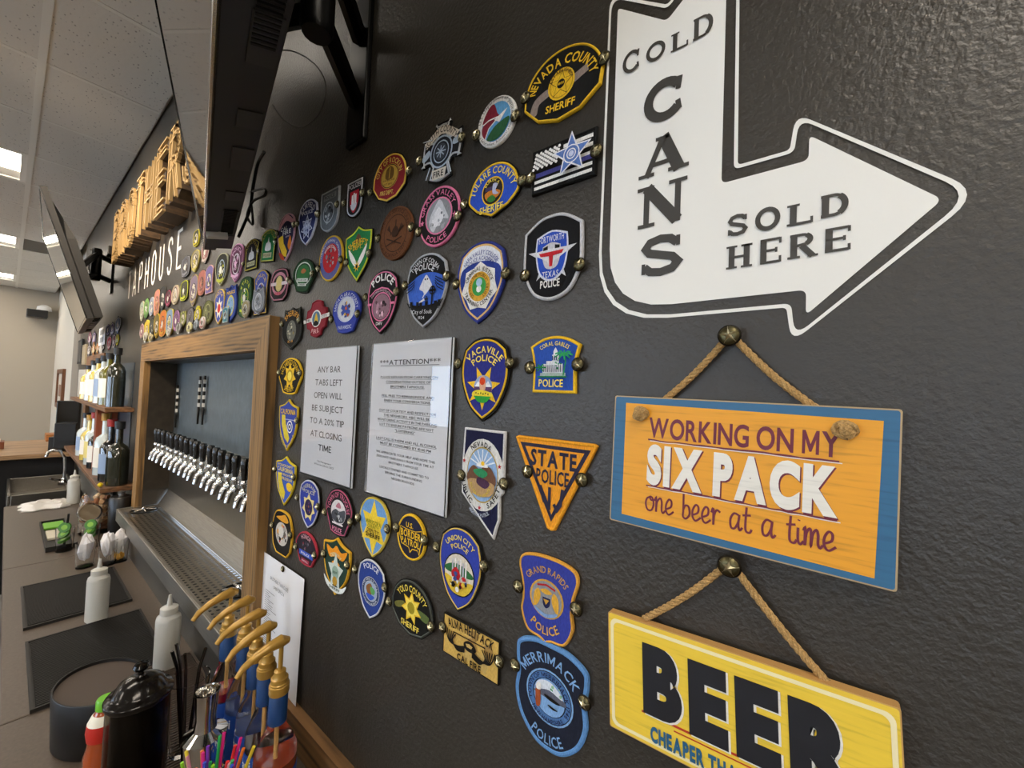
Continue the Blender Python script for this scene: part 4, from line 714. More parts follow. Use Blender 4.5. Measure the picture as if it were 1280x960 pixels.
patch((-1.0558, 1.3394, 0.1142, 0.1089, -3.8187), 'badge', 'd8a830', '17130f', 'black rounded patch with yellow border and a busy red and silver crest', 'black patch with red crest', a_fireyel, tacks=[(-1.1092, 1.3477), (-1.0033, 1.3473)], rot=0)
patch((-0.9265, 1.3346, 0.09944, 0.07443, -2.2664), 'coffin', 'b03848', '2a1c28', 'small dark patch with red border and a blue bar', 'small red-bordered patch', a_redbl, tacks=[(-0.9724, 1.3288), (-0.8824, 1.3331)], rot=0)
patch((-0.794, 1.3341, 0.1056, 0.1176, -1.6664), 'green', 'd8a82a', '1f3a30', 'dark green shield patch with yellow border, orange eagle and white star', 'green eagle shield patch', a_eagle, tacks=[(-0.8413, 1.3478), (-0.7483, 1.3510)], rot=0)
patch((-1.0568, 1.6043, 0.1032, 0.1285, -1.3861), 'green', 'd8b830', '3848a0', 'blue shield patch with yellow border reading CALIFORNIA, upper one beside the frame', 'upper blue CALIFORNIA patch', a_calif, tacks=[(-1.0051, 1.6193)], rot=0)
patch((-1.0601, 1.7264, 0.1267, 0.09136, 0.2252), 'coffin', Y, '15130f', 'black patch with yellow border and yellow star beside the wooden frame', 'black and yellow star patch', a_shst, tacks=[(-1.1198, 1.7351), (-1.0010, 1.7333)], rot=0)
patch((-1.0663, 1.8458, 0.1102, 0.1079, -0.7317), 'spiky', '3a3d38', '171613', 'black badge-shaped patch reading SHERIFF in orange beside the frame corner', 'black and orange SHERIFF patch', a_shdark, rim='23241f', rimw=.002, tacks=[(-1.1200, 1.8610), (-1.0221, 1.8628)], rot=0)
patch((-0.9377, 1.8601, 0.1128, 0.08817, -1.7671), 'firem', '8a2430', '8a2430', 'small red cross-shaped patch with white side ribbons', 'red cross-shaped patch', a_redm, rot=0)
patch((-0.8068, 1.8627, 0.1087, 0.09038, 1.4936), 'coffin', '34429a', '34429a', 'blue patch reading SANTA CLARA COUNTY PARAMEDIC around a six-armed star', 'SANTA CLARA PARAMEDIC patch', a_clara, tacks=[(-0.8638, 1.8512), (-0.7587, 1.8537)], rot=0)
# flag patch and camouflage rectangle
def a_flag(A):
    for k in range(7):
        if k == 3: continue
    H0 = .86; n = 9
    for k in (0, 1, 2): A.box(.02 if k < 3 else -.9, .9, .78-.36*k-.16, .78-.36*k, W)
    A.box(-.9, .9, -.28, -.08, '4a4a8c'); A.box(-.9, .9, -.54, -.40, W); A.box(-.9, .9, -.82, -.68, W)
    for r in range(9):
        for c in range(6 if r % 2 == 0 else 5): A.disc(-.84+.15*c+(.075 if r % 2 else 0), .78-.1*r, .045, W, n=6)
    A.star(.38, .05, .6, .27, 'e8e8ee'); A.star(.38, .05, .52, .22, '5a78b8'); A.ring(.38, .05, .24, .03, 'e8e8ee'); A.ring(.38, .05, .14, .03, 'e8e8ee'); A.disc(.38, .05, .08, 'c8d0e8')
patch((-0.2808, 2.0075, 0.09759, 0.06123, -0.08967), 'rect', '121212', '141414', 'black and white flag with blue line and star badge below the NEVADA COUNTY patch', 'flag with blue star badge', a_flag, bw=.003, tacks=[(-0.3307, 2.0017), (-0.2311, 2.0052)], rot=0)
def a_alma(A):
    c = '16120c'; A.specks(0, 0, .9, ['c9a862', 'a8854a'], 10, 3, .8); A.arc('ALMA HELITACK', -1.2, 2.4, 1.75, 90, 38, .22, c, bold=.02); A.line('CAL FIRE', 0, -.74, .85, .3, c, .03)
    A.st([(-.6, .3), (.55, .36)], .03, c); A.sm([(-.2, .05), (-.05, .25), (.15, .22), (.25, -.05), (.1, -.22), (-.12, -.2)], c); A.poly([(-.12, .08), (0, .14), (.12, .08), (.08, -.05), (-.08, -.05)], 'c9a862')
    for s_ in (-1, 1):
        for k in range(6): A.st(smooth([(.14*s_, -.08-.05*k), (.42*s_, -.26-.035*k), ((.74-.03*k)*s_, -.22+.03*k), ((.9-.085*k)*s_, .38-.02*k)], 5, False), .034, c)
patch((-0.4097, 1.3308, 0.1134, 0.05995, -0.1977), 'rect', '1a1712', 'd0aa58', 'tan rectangular patch reading ALMA HELITACK CAL FIRE with winged helicopter', 'ALMA HELITACK patch', a_alma, bw=.0012, tacks=[(-0.4664, 1.3381), (-0.3517, 1.3354)], rot=0)
# ---- smaller patches clustered over the wooden frame
GR2 = 'small patches over the tap frame'
def mute(c, k=.28): v = [int(c[i:i+2], 16) for i in (0, 2, 4)]; g = 95; return '%02x%02x%02x' % tuple(int(a*(1-k)+g*k) for a in v)
SM = [
 ((-2.1047, 2.1791, 0.1267, 0.08923, -0.1321), 'pill', '8a8a90', '55555c', 'grey', 'in the top row right of the white E', 47),
 ((-1.9703, 2.1785, 0.117, 0.08944, -0.05866), 'shield', 'c9b850', '8a8060', 'gold and grey', 'in the top row left of the television corner', 48),
 ((-1.8426, 2.1901, 0.1026, 0.08928, 0.004431), 'shield', 'd8c8b8', 'a86a6a', 'white and red', 'half hidden behind the television corner', 49),
 ((-1.9751, 2.2717, 0.07927, 0.06649, -0.02273), 'pill', 'e0d020', '2a2a1a', 'yellow', 'topmost, left of the television', 50),
 ((-2.2479, 2.0799, 0.1276, 0.08574, -0.3279), 'oval', 'd8c8a0', 'c9a890', 'cream', 'in the upper row below the painted S', 42),
 ((-2.1063, 2.0788, 0.1199, 0.08834, -0.246), 'pill', 'd8e030', '3a4020', 'lime green and black', 'in the upper row', 43),
 ((-1.9659, 2.0612, 0.1164, 0.1264, -0.2483), 'shield', 'b09a60', '7a6a80', 'tan and purple', 'in the upper row, tall', 44),
 ((-1.8646, 2.0768, 0.09285, 0.1005, -0.156), 'pill', 'c87a60', 'a85a50', 'salmon red', 'in the upper row', 45),
 ((-1.7746, 2.0771, 0.09395, 0.1053, -0.09074), 'tomb', 'd8a8a0', '6a5a9a', 'purple and white', 'in the upper row beside the salmon one', 46),
 ((-2.3661, 2.0780, 0.1097, 0.07954, -0.4516), 'oval', 'b84a68', '5a2030', 'crimson', 'in the upper row, below the painted U', 41),
 ((-2.4768, 2.0884, 0.1242, 0.1186, -0.6123), 'shield', '3a3a38', '2a2a28', 'black and grey', 'in the upper row, below the painted O', 40),
 ((-2.5932, 2.0844, 0.1238, 0.1353, -0.7413), 'pill', 'd89a60', 'c87a68', 'orange and pink', 'in the upper row, below the painted H', 39),
 ((-2.7072, 2.0778, 0.1078, 0.09774, -0.7929), 'oval', 'a9b0bc', '8a94a8', 'light blue', 'third from the far end of the upper row', 38),
 ((-2.8246, 2.0808, 0.1253, 0.1116, -0.8805), 'oval', '4a7a3a', '6a9a48', 'green', 'second from the far end of the upper row', 37),
 ((-2.9391, 2.0754, 0.103, 0.1122, -1.0258), 'shield', 'b8b89a', '8a9a88', 'pale green', 'at the far end of the upper row', 36),
 ((-2.9042, 1.9657, 0.1018, 0.08498, -1.0238), 'oval', 'c8a8a0', '8a5a60', 'pink and white', 'at the far end of the bottom row', 35),
 ((-2.7826, 1.9595, 0.1139, 0.111, -0.9578), 'tomb', 'e0c830', 'c9a820', 'bright yellow', 'second in the bottom row from the far end', 34),
 ((-2.6732, 1.9620, 0.1065, 0.1033, -0.8666), 'shield', '3a4030', '33382c', 'blackish green', 'in the bottom row', 33),
 ((-2.5635, 1.9676, 0.116, 0.1233, -0.7886), 'shield', 'd8b030', '6a5a20', 'gold and brown', 'in the bottom row', 32),
 ((-2.4429, 1.9698, 0.1393, 0.1288, -0.6658), 'pill', 'e0a028', 'e07020', 'bright orange', 'in the bottom row', 31),
 ((-2.3193, 1.9665, 0.1268, 0.1203, -0.5729), 'pill', 'd0c050', '7a98b8', 'blue with yellow edge', 'in the bottom row', 30),
 ((-2.1998, 1.9623, 0.1101, 0.09445, -0.4616), 'oval', 'b87aa8', '7a4a78', 'violet pink', 'in the bottom row', 29),
 ((-2.0961, 1.9602, 0.08401, 0.06472, -0.3586), 'spiky', 'a8a850', '7a8048', 'olive yellow', 'in the bottom row', 28),
 ((-1.9893, 1.9573, 0.1051, 0.08068, -0.2738), 'oval', '55504c', '6a646a', 'dark grey', 'in the bottom row', 27),
 ((-1.8933, 1.9579, 0.0871, 0.07175, -0.2096), 'firem', 'd8c820', 'c9b820', 'lemon yellow', 'in the bottom row left of the round olive one', 26),
]
for g, sh, b, f, cname, where, sd in SM:
    b, f = mute(b), mute(f)
    patch(g, sh, b, f, 'small %s patch %s' % (cname, where), 'small %s patch' % cname, generic([b, f, 'd5cfc4', '4a4440'] if sd % 2 else [b, 'c9c2b4', f, '3a3634'], sd), rim='1d1a17' if sd % 2 else None, rimw=.0025, group=GR2)
SM2 = [
 ((-1.7965, 1.9194, 0.07111, 0.04575, -0.119), 'oval', 'd8d4c8', 'a8605a', 'white oval', 'in front of the round olive patch', 61),
 ((-1.9632, 1.9155, 0.08151, 0.03953, -0.1931), 'firem', 'd8d090', 'c0b878', 'cream cross-shaped', 'leaning on the frame', 62),
 ((-1.8766, 1.9190, 0.06183, 0.043, -0.1997), 'firem', '8a94a0', '6a7480', 'blue-grey cross-shaped', 'leaning on the frame', 63),
 ((-1.5492, 1.9258, 0.0532, 0.05158, 0.01733), 'tomb', 'b8d0d0', '3a8a98', 'teal and white', 'over the foot of the square-topped POLICE patch', 64),
 ((-1.3730, 1.9251, 0.06005, 0.05417, 0.1701), 'shield', 'd8d0b8', 'b0a068', 'white and gold', 'over the foot of the long green patch', 65),
 ((-1.2758, 1.9382, 0.08926, 0.078, 0.2643), 'spiky', 'b8bcc4', '8a9098', 'silver badge-shaped', 'over the blue domed patch by the frame corner', 66),
 ((-2.7663, 1.9251, 0.1018, 0.05256, -0.8471), 'shield', 'c8c4a8', 'a8a488', 'pale yellow badge', 'resting on the far end of the frame', 67),
 ((-2.6458, 1.9140, 0.09636, 0.03468, -0.6573), 'shield', 'd8c890', 'b8a870', 'gold badge', 'resting on the frame', 68),
 ((-2.2844, 1.9162, 0.05521, 0.04177, -0.548), 'shield', 'd8d4c8', 'b8b09a', 'narrow white badge', 'resting on the frame under the blue and yellow patch', 69),
 ((-2.1240, 1.9241, 0.086, 0.0421, -0.3139), 'shield', '6a6660', '8a867c', 'dull silver badge', 'resting on the frame left of the cream one', 70)]
for g, sh, b, f, cname, where, sd in SM2:
    b, f = mute(b), mute(f)
    patch(g, sh, b, f, 'small %s patch %s' % (cname, where), 'small %s patch' % cname, generic([f, b, '5a544c', 'c8c8c8'], sd), group=GR2, lift=.007, rot=0)
FARP = [
 ((-3.6885, 2.0615, 0.2185, 0.1023, -1.3614), 'shield', 'c8c4c8', '6a7a98', 'blue and white', 'highest and nearest, on the far wall cluster', 81),
 ((-3.6700, 1.9586, 0.1214, 0.08035, -1.5996), 'shield', 'c8b430', '8a8030', 'yellow', 'lowest and nearest in the far cluster', 82),
 ((-3.8013, 1.9535, 0.1452, 0.1017, -1.7237), 'shield', 'd0c8c0', '7a4a48', 'white and red', 'second from the near end in the far cluster', 83),
 ((-4.0050, 1.9582, 0.1979, 0.09454, -1.7784), 'shield', 'c8a8a8', 'b02838', 'red', 'in the lower row of the far cluster', 84),
 ((-4.1021, 2.0547, 0.1645, 0.08191, -1.7343), 'oval', '8a88a8', '20204a', 'navy', 'in the upper row of the far cluster', 85),
 ((-3.9099, 2.0510, 0.1815, 0.08082, -1.5320), 'oval', 'c0c0d0', '5a4a80', 'violet', 'beside the navy one in the far cluster', 86),
 ((-4.3818, 1.9355, 0.3109, 0.04307, -1.3893), 'oval', 'd0ccc4', 'b8b4b0', 'white', 'below the white notice in the far cluster', 87),
 ((-4.8380, 2.0438, 0.2205, 0.07796, -2.1657), 'tomb', '9a90b0', '5a5070', 'mauve', 'left of the white notice in the far cluster', 88),
 ((-5.1282, 2.0554, 0.2445, 0.08561, -2.3698), 'oval', 'b8a8b0', '7a3a50', 'maroon', 'at the far end of the upper row in the far cluster', 89),
 ((-5.1121, 1.9502, 0.2726, 0.0753, -2.4513), 'shield', 'd0c8c0', '7a7478', 'pale grey', 'lowest at the far end of the far cluster', 90),
 ((-4.8223, 1.9506, 0.2455, 0.07482, -2.2682), 'oval', 'c8b890', 'a06a40', 'tan', 'in the lower row of the far cluster', 91),
 ((-4.5876, 1.9442, 0.1798, 0.07209, -2.2104), 'shield', 'b8a880', 'c07a38', 'amber', 'in the lower row of the far cluster beside the tan one', 92)]
for g, sh, b, f, cname, where, sd in FARP:
    patch(g, sh, b, f, 'tiny distant %s patch %s' % (cname, where), 'tiny %s patch' % cname, generic([b, f, 'e0dcd4', '2a2630'], sd), rim='1d1a17', rimw=.004, group='patches in the far wall cluster', rot=0)
# ================================================================== TELEVISIONS
def basis(xa, ya, za, o): return Matrix(((xa.x, ya.x, za.x, o.x), (xa.y, ya.y, za.y, o.y), (xa.z, ya.z, za.z, o.z), (0, 0, 0, 1)))
scr = mat('050506', 0.04, 0, coat=1.0); tvb = mat('19191a', 0.55); bez = mat('0a0a0a', 0.25)
def television(label, corner, far_dir, tilt, w, h, near, name='television', thick=0.07, silver=False):
    xa = -Vector(far_dir).normalized(); nh = Vector((-xa.y, xa.x, 0)); nh = nh if nh.y < 0 else -nh
    a = math.radians(tilt); e = Vector((0, 0, 1))*math.cos(a)+nh*math.sin(a); ya = -(nh*math.cos(a)-Vector((0, 0, 1))*math.sin(a))
    o = Vector(corner)+(xa*(-w/2) if near else xa*(w/2))
    t = thing(name, label, 'television'); t.matrix_world = basis(xa, ya, e, o)
    W2 = w/2
    b = MB(); b.prism([(-W2, 0.0), (W2, 0.0), (W2, h), (-W2, h)], 0.004, 0.03); b.box(-W2+.01, W2-.01, 0.03, thick, 0.003, h*.62)
    b.add([(-W2+.01, 0.03, h*.62), (W2-.01, 0.03, h*.62), (W2-.01, thick, h*.62), (-W2+.01, thick, h*.62), (-W2+.06, 0.03, h*.95), (W2-.06, 0.03, h*.95)], [(0, 4, 5, 1), (3, 2, 5, 4), (0, 3, 4), (1, 5, 2)])
    b.build('housing', tvb, t)
    s_ = MB(); s_.poly([(-W2+.006, .012), (W2-.006, .012), (W2-.006, h-.006), (-W2+.006, h-.006)], 0.0022); s_.build('screen', scr, t)
    f = MB(); f.box(-W2, W2, 0, 0.006, 0, 0.011); f.box(-W2, W2, 0, 0.006, h-.006, h); f.box(-W2, -W2+.006, 0, 0.006, .011, h-.006); f.box(W2-.006, W2, 0, 0.006, .011, h-.006)
    f.build('bezel', bez, t)
    MB().box(-W2, W2, -0.0012, 0.002, -0.002, 0.0035).build('bottom_trim', mat('c9c6c0', 0.25, 0.9), t)
    v = MB()
    for k0 in (-.36, .28):
        for k in range(24): v.box(k0*w+.005*k*1.6, k0*w+.005*k*1.6+.0035, 0.036, thick-.008, -0.0002, 0.0035)
    v.build('vent_slots', mat('020202', 0.9), t, kind='stuff')
    r = MB()
    for k in range(7): x = -W2+.1+k*.16; r.box(x, x+.09 if k % 2 else x+.05, 0.034, thick-.004, 0.001, 0.0036)
    r.build('bottom_panels', mat('222120', 0.5), t)
    MB().prism(rrect(-.2, .2, .1, .42, .02), thick, thick+.012).build('mount_plate', bez, t)
    return t
TV1D = (-0.972, 0.233, 0)
tv1 = television('large black television overhead, seen from below against the wall beside the wooden sign', (-1.461, -0.101, 2.094), TV1D, 12, 1.20, 0.68, False)
tv2 = television('black wall television on a swivel arm to the left of the wooden sign, tilted down', (-3.199, -0.190, 2.027), (-0.999, 0.048, 0), 17, 1.20, 0.683, True)
MB().box(-.44, -.415, 0.004, 0.05, -0.012, 0.001).build('white_connector', mat('d0cdc6', 0.5), tv1, label='white plug stub under the television')
def arm(label, wall_x, wall_z, tv, joint, tx, tz):
    t = thing('wall_bracket', label, 'bracket', (wall_x, 0, wall_z), group='black television wall brackets'); bm = mat('0b0b0b', 0.3, 0.6)
    MB().box(-.035, .035, -.012, 0, -.16, .16).build('wall_plate', bm, t, bevel=.003)
    T_ = tv.matrix_world @ Vector((tx, .085, tz)); L = T_-Vector((wall_x, 0, wall_z)); J = Vector(joint)-Vector((wall_x, 0, wall_z))
    for dz in (.07, -.07):
        q = MB()
        for A_, B_ in ((Vector((0, -.012, dz)), J+Vector((0, 0, dz))), (J+Vector((0, 0, dz)), L+Vector((0, 0, dz*.6)))): q.tube([A_, (A_+B_)/2, B_], .018, 8)
        q.build('arm', bm, t)
    q = MB(); q.lathe([(.022, -.11), (.026, -.1), (.026, .1), (.022, .11)], (J.x, J.y, J.z), 14); q.build('elbow', bm, t)
    q = MB(); M_ = tv.matrix_world.to_3x3().to_4x4(); M_.translation = L; q.box(-.11, .11, -.006, .0, -.13, .13, M=M_); q.build('tilt_plate', bm, t)
    q = MB()
    for dz in (.09, -.05): q.lathe([(0.008, 0), (.009, .004), (0, .006)], (J.x, J.y-.026, J.z+dz), 10, M=None)
    q.build('bolt', mat('c8c8c8', .2, 1), t)
    return t
arm('black double-arm bracket behind the large overhead television', -0.80, 2.38, tv1, (-0.66, -0.16, 2.38), -.02, .3)
arm('black swivel bracket between the far television and the wall', -4.10, 2.48, tv2, (-3.95, -0.10, 2.48), .1, .33)
def cable(label, pts, r, col='0a0a0a', name='cable', n=8):
    P_ = []
    for i in range(len(pts)-1):
        a, b = Vector(pts[i]), Vector(pts[i+1]); p = Vector(pts[i-1]) if i else a; q = Vector(pts[i+2]) if i+2 < len(pts) else b
        for k in range(n):
            t = k/n; P_.append(0.5*((2*a)+(b-p)*t+(2*p-5*a+4*b-q)*t*t+(3*a-p-3*b+q)*t**3))
    P_.append(Vector(pts[-1])); o = MB().tube(P_, r, 7).build(name, mat(col, .4)); return tag(o, label, 'cable', 'television cables')
def wp(x, z, y): return (x, y, z)
cable('thin grey cable looping in a ring behind the overhead television', [wp(*(-1.0871, 2.5211), -.08), wp(*(-1.0115, 2.4945), -.06), wp(*(-0.917, 2.4236), -.05), wp(*(-0.8578, 2.3470), -.05), wp(*(-0.877, 2.2972), -.05), wp(*(-0.9359, 2.2811), -.06), wp(*(-1.0125, 2.3227), -.07), wp(*(-1.0567, 2.3719), -.08)], .0016, '5a5854')
cable('black cable bundle hanging down by the lower right edge of the overhead television', [wp(*(-1.2446, 2.3483), -.03), wp(*(-1.3184, 2.3438), -.02), wp(*(-1.3453, 2.2807), -.02), wp(*(-1.3769, 2.2263), -.015), wp(*(-1.4123, 2.1767), -.02), wp(*(-1.4089, 2.1454), -.03)], .0045)
cable('knotted black cable loop beside the overhead television', [wp(*(-1.3630, 2.2738), -.02), wp(*(-1.2731, 2.2593), -.015), wp(*(-1.2643, 2.2384), -.015), wp(*(-1.3387, 2.2382), -.02), wp(*(-1.3776, 2.2051), -.02), wp(*(-1.3436, 2.1746), -.015), wp(*(-1.3505, 2.2342), -.02)], .0035)
cable('black cable arching over the far television bracket', [wp(*(-3.9926, 2.5568), -.03), wp(*(-4.4786, 2.6528), -.05), wp(*(-4.8495, 2.6516), -.06), wp(*(-4.8088, 2.5778), -.06), wp(*(-4.5818, 2.4992), -.05)], .006)
o = MB().box(-.09, .05, -.05, 0, -.03, .03).build('junction_box', mat('0c0c0c', .4), loc=(-4.0, 0, 2.60), bevel=.004); tag(o, 'small black box on the wall above the far television bracket', 'box')
# ================================================================== WOODEN MARQUEE SIGN
def arcp(cx, cz, r, rz, a0, a1, n=8): return [(cx+r*math.cos(math.radians(a0+(a1-a0)*i/n)), cz+rz*math.sin(math.radians(a0+(a1-a0)*i/n))) for i in range(n+1)]
BL_ = {'B': [[(.5, 0), (0, 0), (0, 1), (.5, 1)]+arcp(.55, .77, .4, .23, 90, -90)+[(.1, .54)], [(.5, .54)]+arcp(.58, .27, .42, .27, 90, -90)+[(.4, 0)]],
 'R': [[(0, 0), (0, 1), (.5, 1)]+arcp(.55, .76, .42, .24, 90, -90)+[(.05, .52)], [(.5, .52), (1, 0)]],
 'O': [arcp(.5, .72, .48, .28, 0, 180)+arcp(.5, .28, .48, .28, 180, 360)+[(.98, .72)]], 'T': [[(-.05, 1), (1.05, 1)], [(.5, 1), (.5, 0)]],
 'H': [[(0, 0), (0, 1)], [(1, 0), (1, 1)], [(0, .5), (1, .5)]], 'E': [[(1, 1), (0, 1), (0, 0), (1, 0)], [(0, .52), (.8, .52)]],
 'S': [[(1, .74)]+arcp(.5, .75, .48, .25, 10, 180)+arcp(.5, .27, .48, .25, 60, -170)]}
sx, szb, szt = -3.42, 2.385, 2.705
sg = thing('marquee_sign', 'large layered wooden letters spelling BROTHERS, standing proud of the wall', 'sign', (sx, 0, szb))
cb = mat('4a3620', .7, 0, 'wood', axis='x'); tan = mat('b0915f', .6); cream = mat('3d2c1a', .6)
pitch = 0.2215; lw = .125; hh = szt-szb
for i, ch in enumerate('BROTHERS'):
    A_ = MB(); Bm = MB(); Cm = MB(); ox = i*pitch+.04
    for pl in BL_[ch]:
        P_ = [(ox+u*lw, .035+v*(hh-.07)) for u, v in pl]
        for k in range(len(P_)-1):
            a, b = Vector(P_[k]), Vector(P_[k+1]); d = (b-a); 
            if d.length < 1e-6: continue
            d.normalize(); n_ = Vector((-d.y, d.x)); a2 = a-d*.016; b2 = b+d*.016
            A_.prism([tuple(a2+n_*.028), tuple(a2-n_*.028), tuple(b2-n_*.028), tuple(b2+n_*.028)], -.075, -.002)
            for s_ in (-1, 1): Bm.prism([tuple(a2+n_*s_*.028), tuple(a2+n_*s_*.020), tuple(b2+n_*s_*.020), tuple(b2+n_*s_*.028)], -.086, -.075)
            a3 = a+d*.004; b3 = b-d*.004
            Bm.prism([tuple(a3+n_*.0035), tuple(a3-n_*.0035), tuple(b3-n_*.0035), tuple(b3+n_*.0035)], -.084, -.075)
            Cm.poly([tuple(a2+n_*.019), tuple(a2-n_*.019), tuple(b2-n_*.019), tuple(b2+n_*.019)], -.0765)
    L_ = A_.build('letter', cb, sg); Bm.build('rim', tan, L_); Cm.build('inset_face', cream, L_)
# painted letters below
pt = thing('painted_lettering', 'white capital letters spelling TAPHOUSE painted on the wall below the wooden sign', 'lettering', (-3.45, 0, 2.20))
TL = {'T': [[(-.5, 1), (.5, 1)], [(0, 1), (0, 0)]], 'A': [[(-.5, 0), (0, 1), (.5, 0)], [(-.32, .3), (.32, .3)]], 'P': [[(-.4, 0), (-.4, 1), (.1, 1)]+arcp(.1, .74, .36, .26, 90, -90)+[(-.4, .48)]],
 'H': [[(-.42, 0), (-.42, 1)], [(.42, 0), (.42, 1)], [(-.42, .5), (.42, .5)]], 'O': [arcp(0, .72, .44, .28, 0, 180)+arcp(0, .28, .44, .28, 180, 360)+[(.44, .72)]],
 'U': [[(-.42, 1), (-.42, .28)]+arcp(0, .28, .42, .28, 180, 360)+[(.42, 1)]], 'S': [[(.42, .78)]+arcp(0, .76, .42, .24, 20, 180)+arcp(0, .26, .42, .26, 60, -170)], 'E': [[(.45, 1), (-.4, 1), (-.4, 0), (.45, 0)], [(-.4, .52), (.3, .52)]]}
for i, ch in enumerate('TAPHOUSE'):
    q = MB()
    for pl in TL[ch]: stroke(q, [(.05+i*.165+u*.082, v*.165) for u, v in pl], .017, -.0006)
    q.build('letter', mat('f1ede4', .5), pt)
# ================================================================== ARROW DECAL
def roundpoly(pts, r, n=4, rc=None):
    out = []; m = len(pts); AR = sum(pts[i][0]*pts[(i+1) % m][1]-pts[(i+1) % m][0]*pts[i][1] for i in range(m))
    for i in range(m):
        p, q, s_ = Vector(pts[i-1]), Vector(pts[i][:2]), Vector(pts[(i+1) % m][:2]); p = Vector(pts[i-1][:2]); rr = pts[i][2] if len(pts[i]) > 2 else r
        a = (p-q); b = (s_-q)
        if rc is not None and ((q-p).x*(s_-q).y-(q-p).y*(s_-q).x)*AR < 0: rr = rc
        d = min(rr, a.length*.45, b.length*.45); a = q+a.normalized()*d; b = q+b.normalized()*d
        for k in range(n+1): t = k/n; out.append(tuple(a*(1-t)**2+q*2*t*(1-t)+b*t*t))
    return out
A0 = [(-0.2119, 2.1793), (-0.212, 2.0700), (-0.2096, 1.8870), (-0.1314, 1.8031), (-0.02186, 1.8059), (-0.01339, 1.7825), (0.06481, 1.8665), (-0.01474, 1.9488), (-0.02022, 1.9256), (-0.08846, 1.9247), (-0.09138, 2.0336)]
xl = A0[0][0]; xr = A0[10][0]; ztop = A0[0][1]; nx_, nz_ = (-0.1517, 2.1293); zb = A0[4][1]; yl = A0[9][1]; xh = (-0.01962, 1.9254)[0]
zmid = (zb+yl)/2; hw_ = abs((-0.01474, 1.9488)[1]-(-0.01227, 1.7839)[1])/2; tipx = (0.06481, 1.8665)[0]
arrow = [(xl, ztop), (nx_, nz_), (2*nx_-xl if False else xr, ztop), (xr, yl), (xh, yl), (xh, yl+(hw_-(yl-zb)/2)), (tipx, zmid), (xh, zb-(hw_-(yl-zb)/2)), (xh, zb), (xl+.0, zb, .075)]
arrow = [(p[0]-xl, p[1]-1.7)+tuple(p[2:]) for p in arrow]
white = mat('ebeae4', .38)
ar = thing('arrow_decal', 'big white bent arrow decal reading COLD CANS SOLD HERE', 'decal', (xl, 0, 1.7))
inner = roundpoly(arrow, .006, 6)
MB().poly(inner, -.0012).build('arrow_panel', white, ar)
big = [(p[0], p[1])+((p[2]+.01,) if len(p) > 2 else ()) for p in arrow]
def offs(pts, d):
    base = [p[:2] for p in pts]; return [tuple(q)+tuple(p[2:]) for q, p in zip(inset(base, d), pts)]
o1 = roundpoly(offs(big, -.0145), .022, 6, .004); o2_ = roundpoly(offs(big, -.0110), .020, 6, .006)
MB().band(o1, -.0012, o2_, -.0012).build('outline', white, ar)
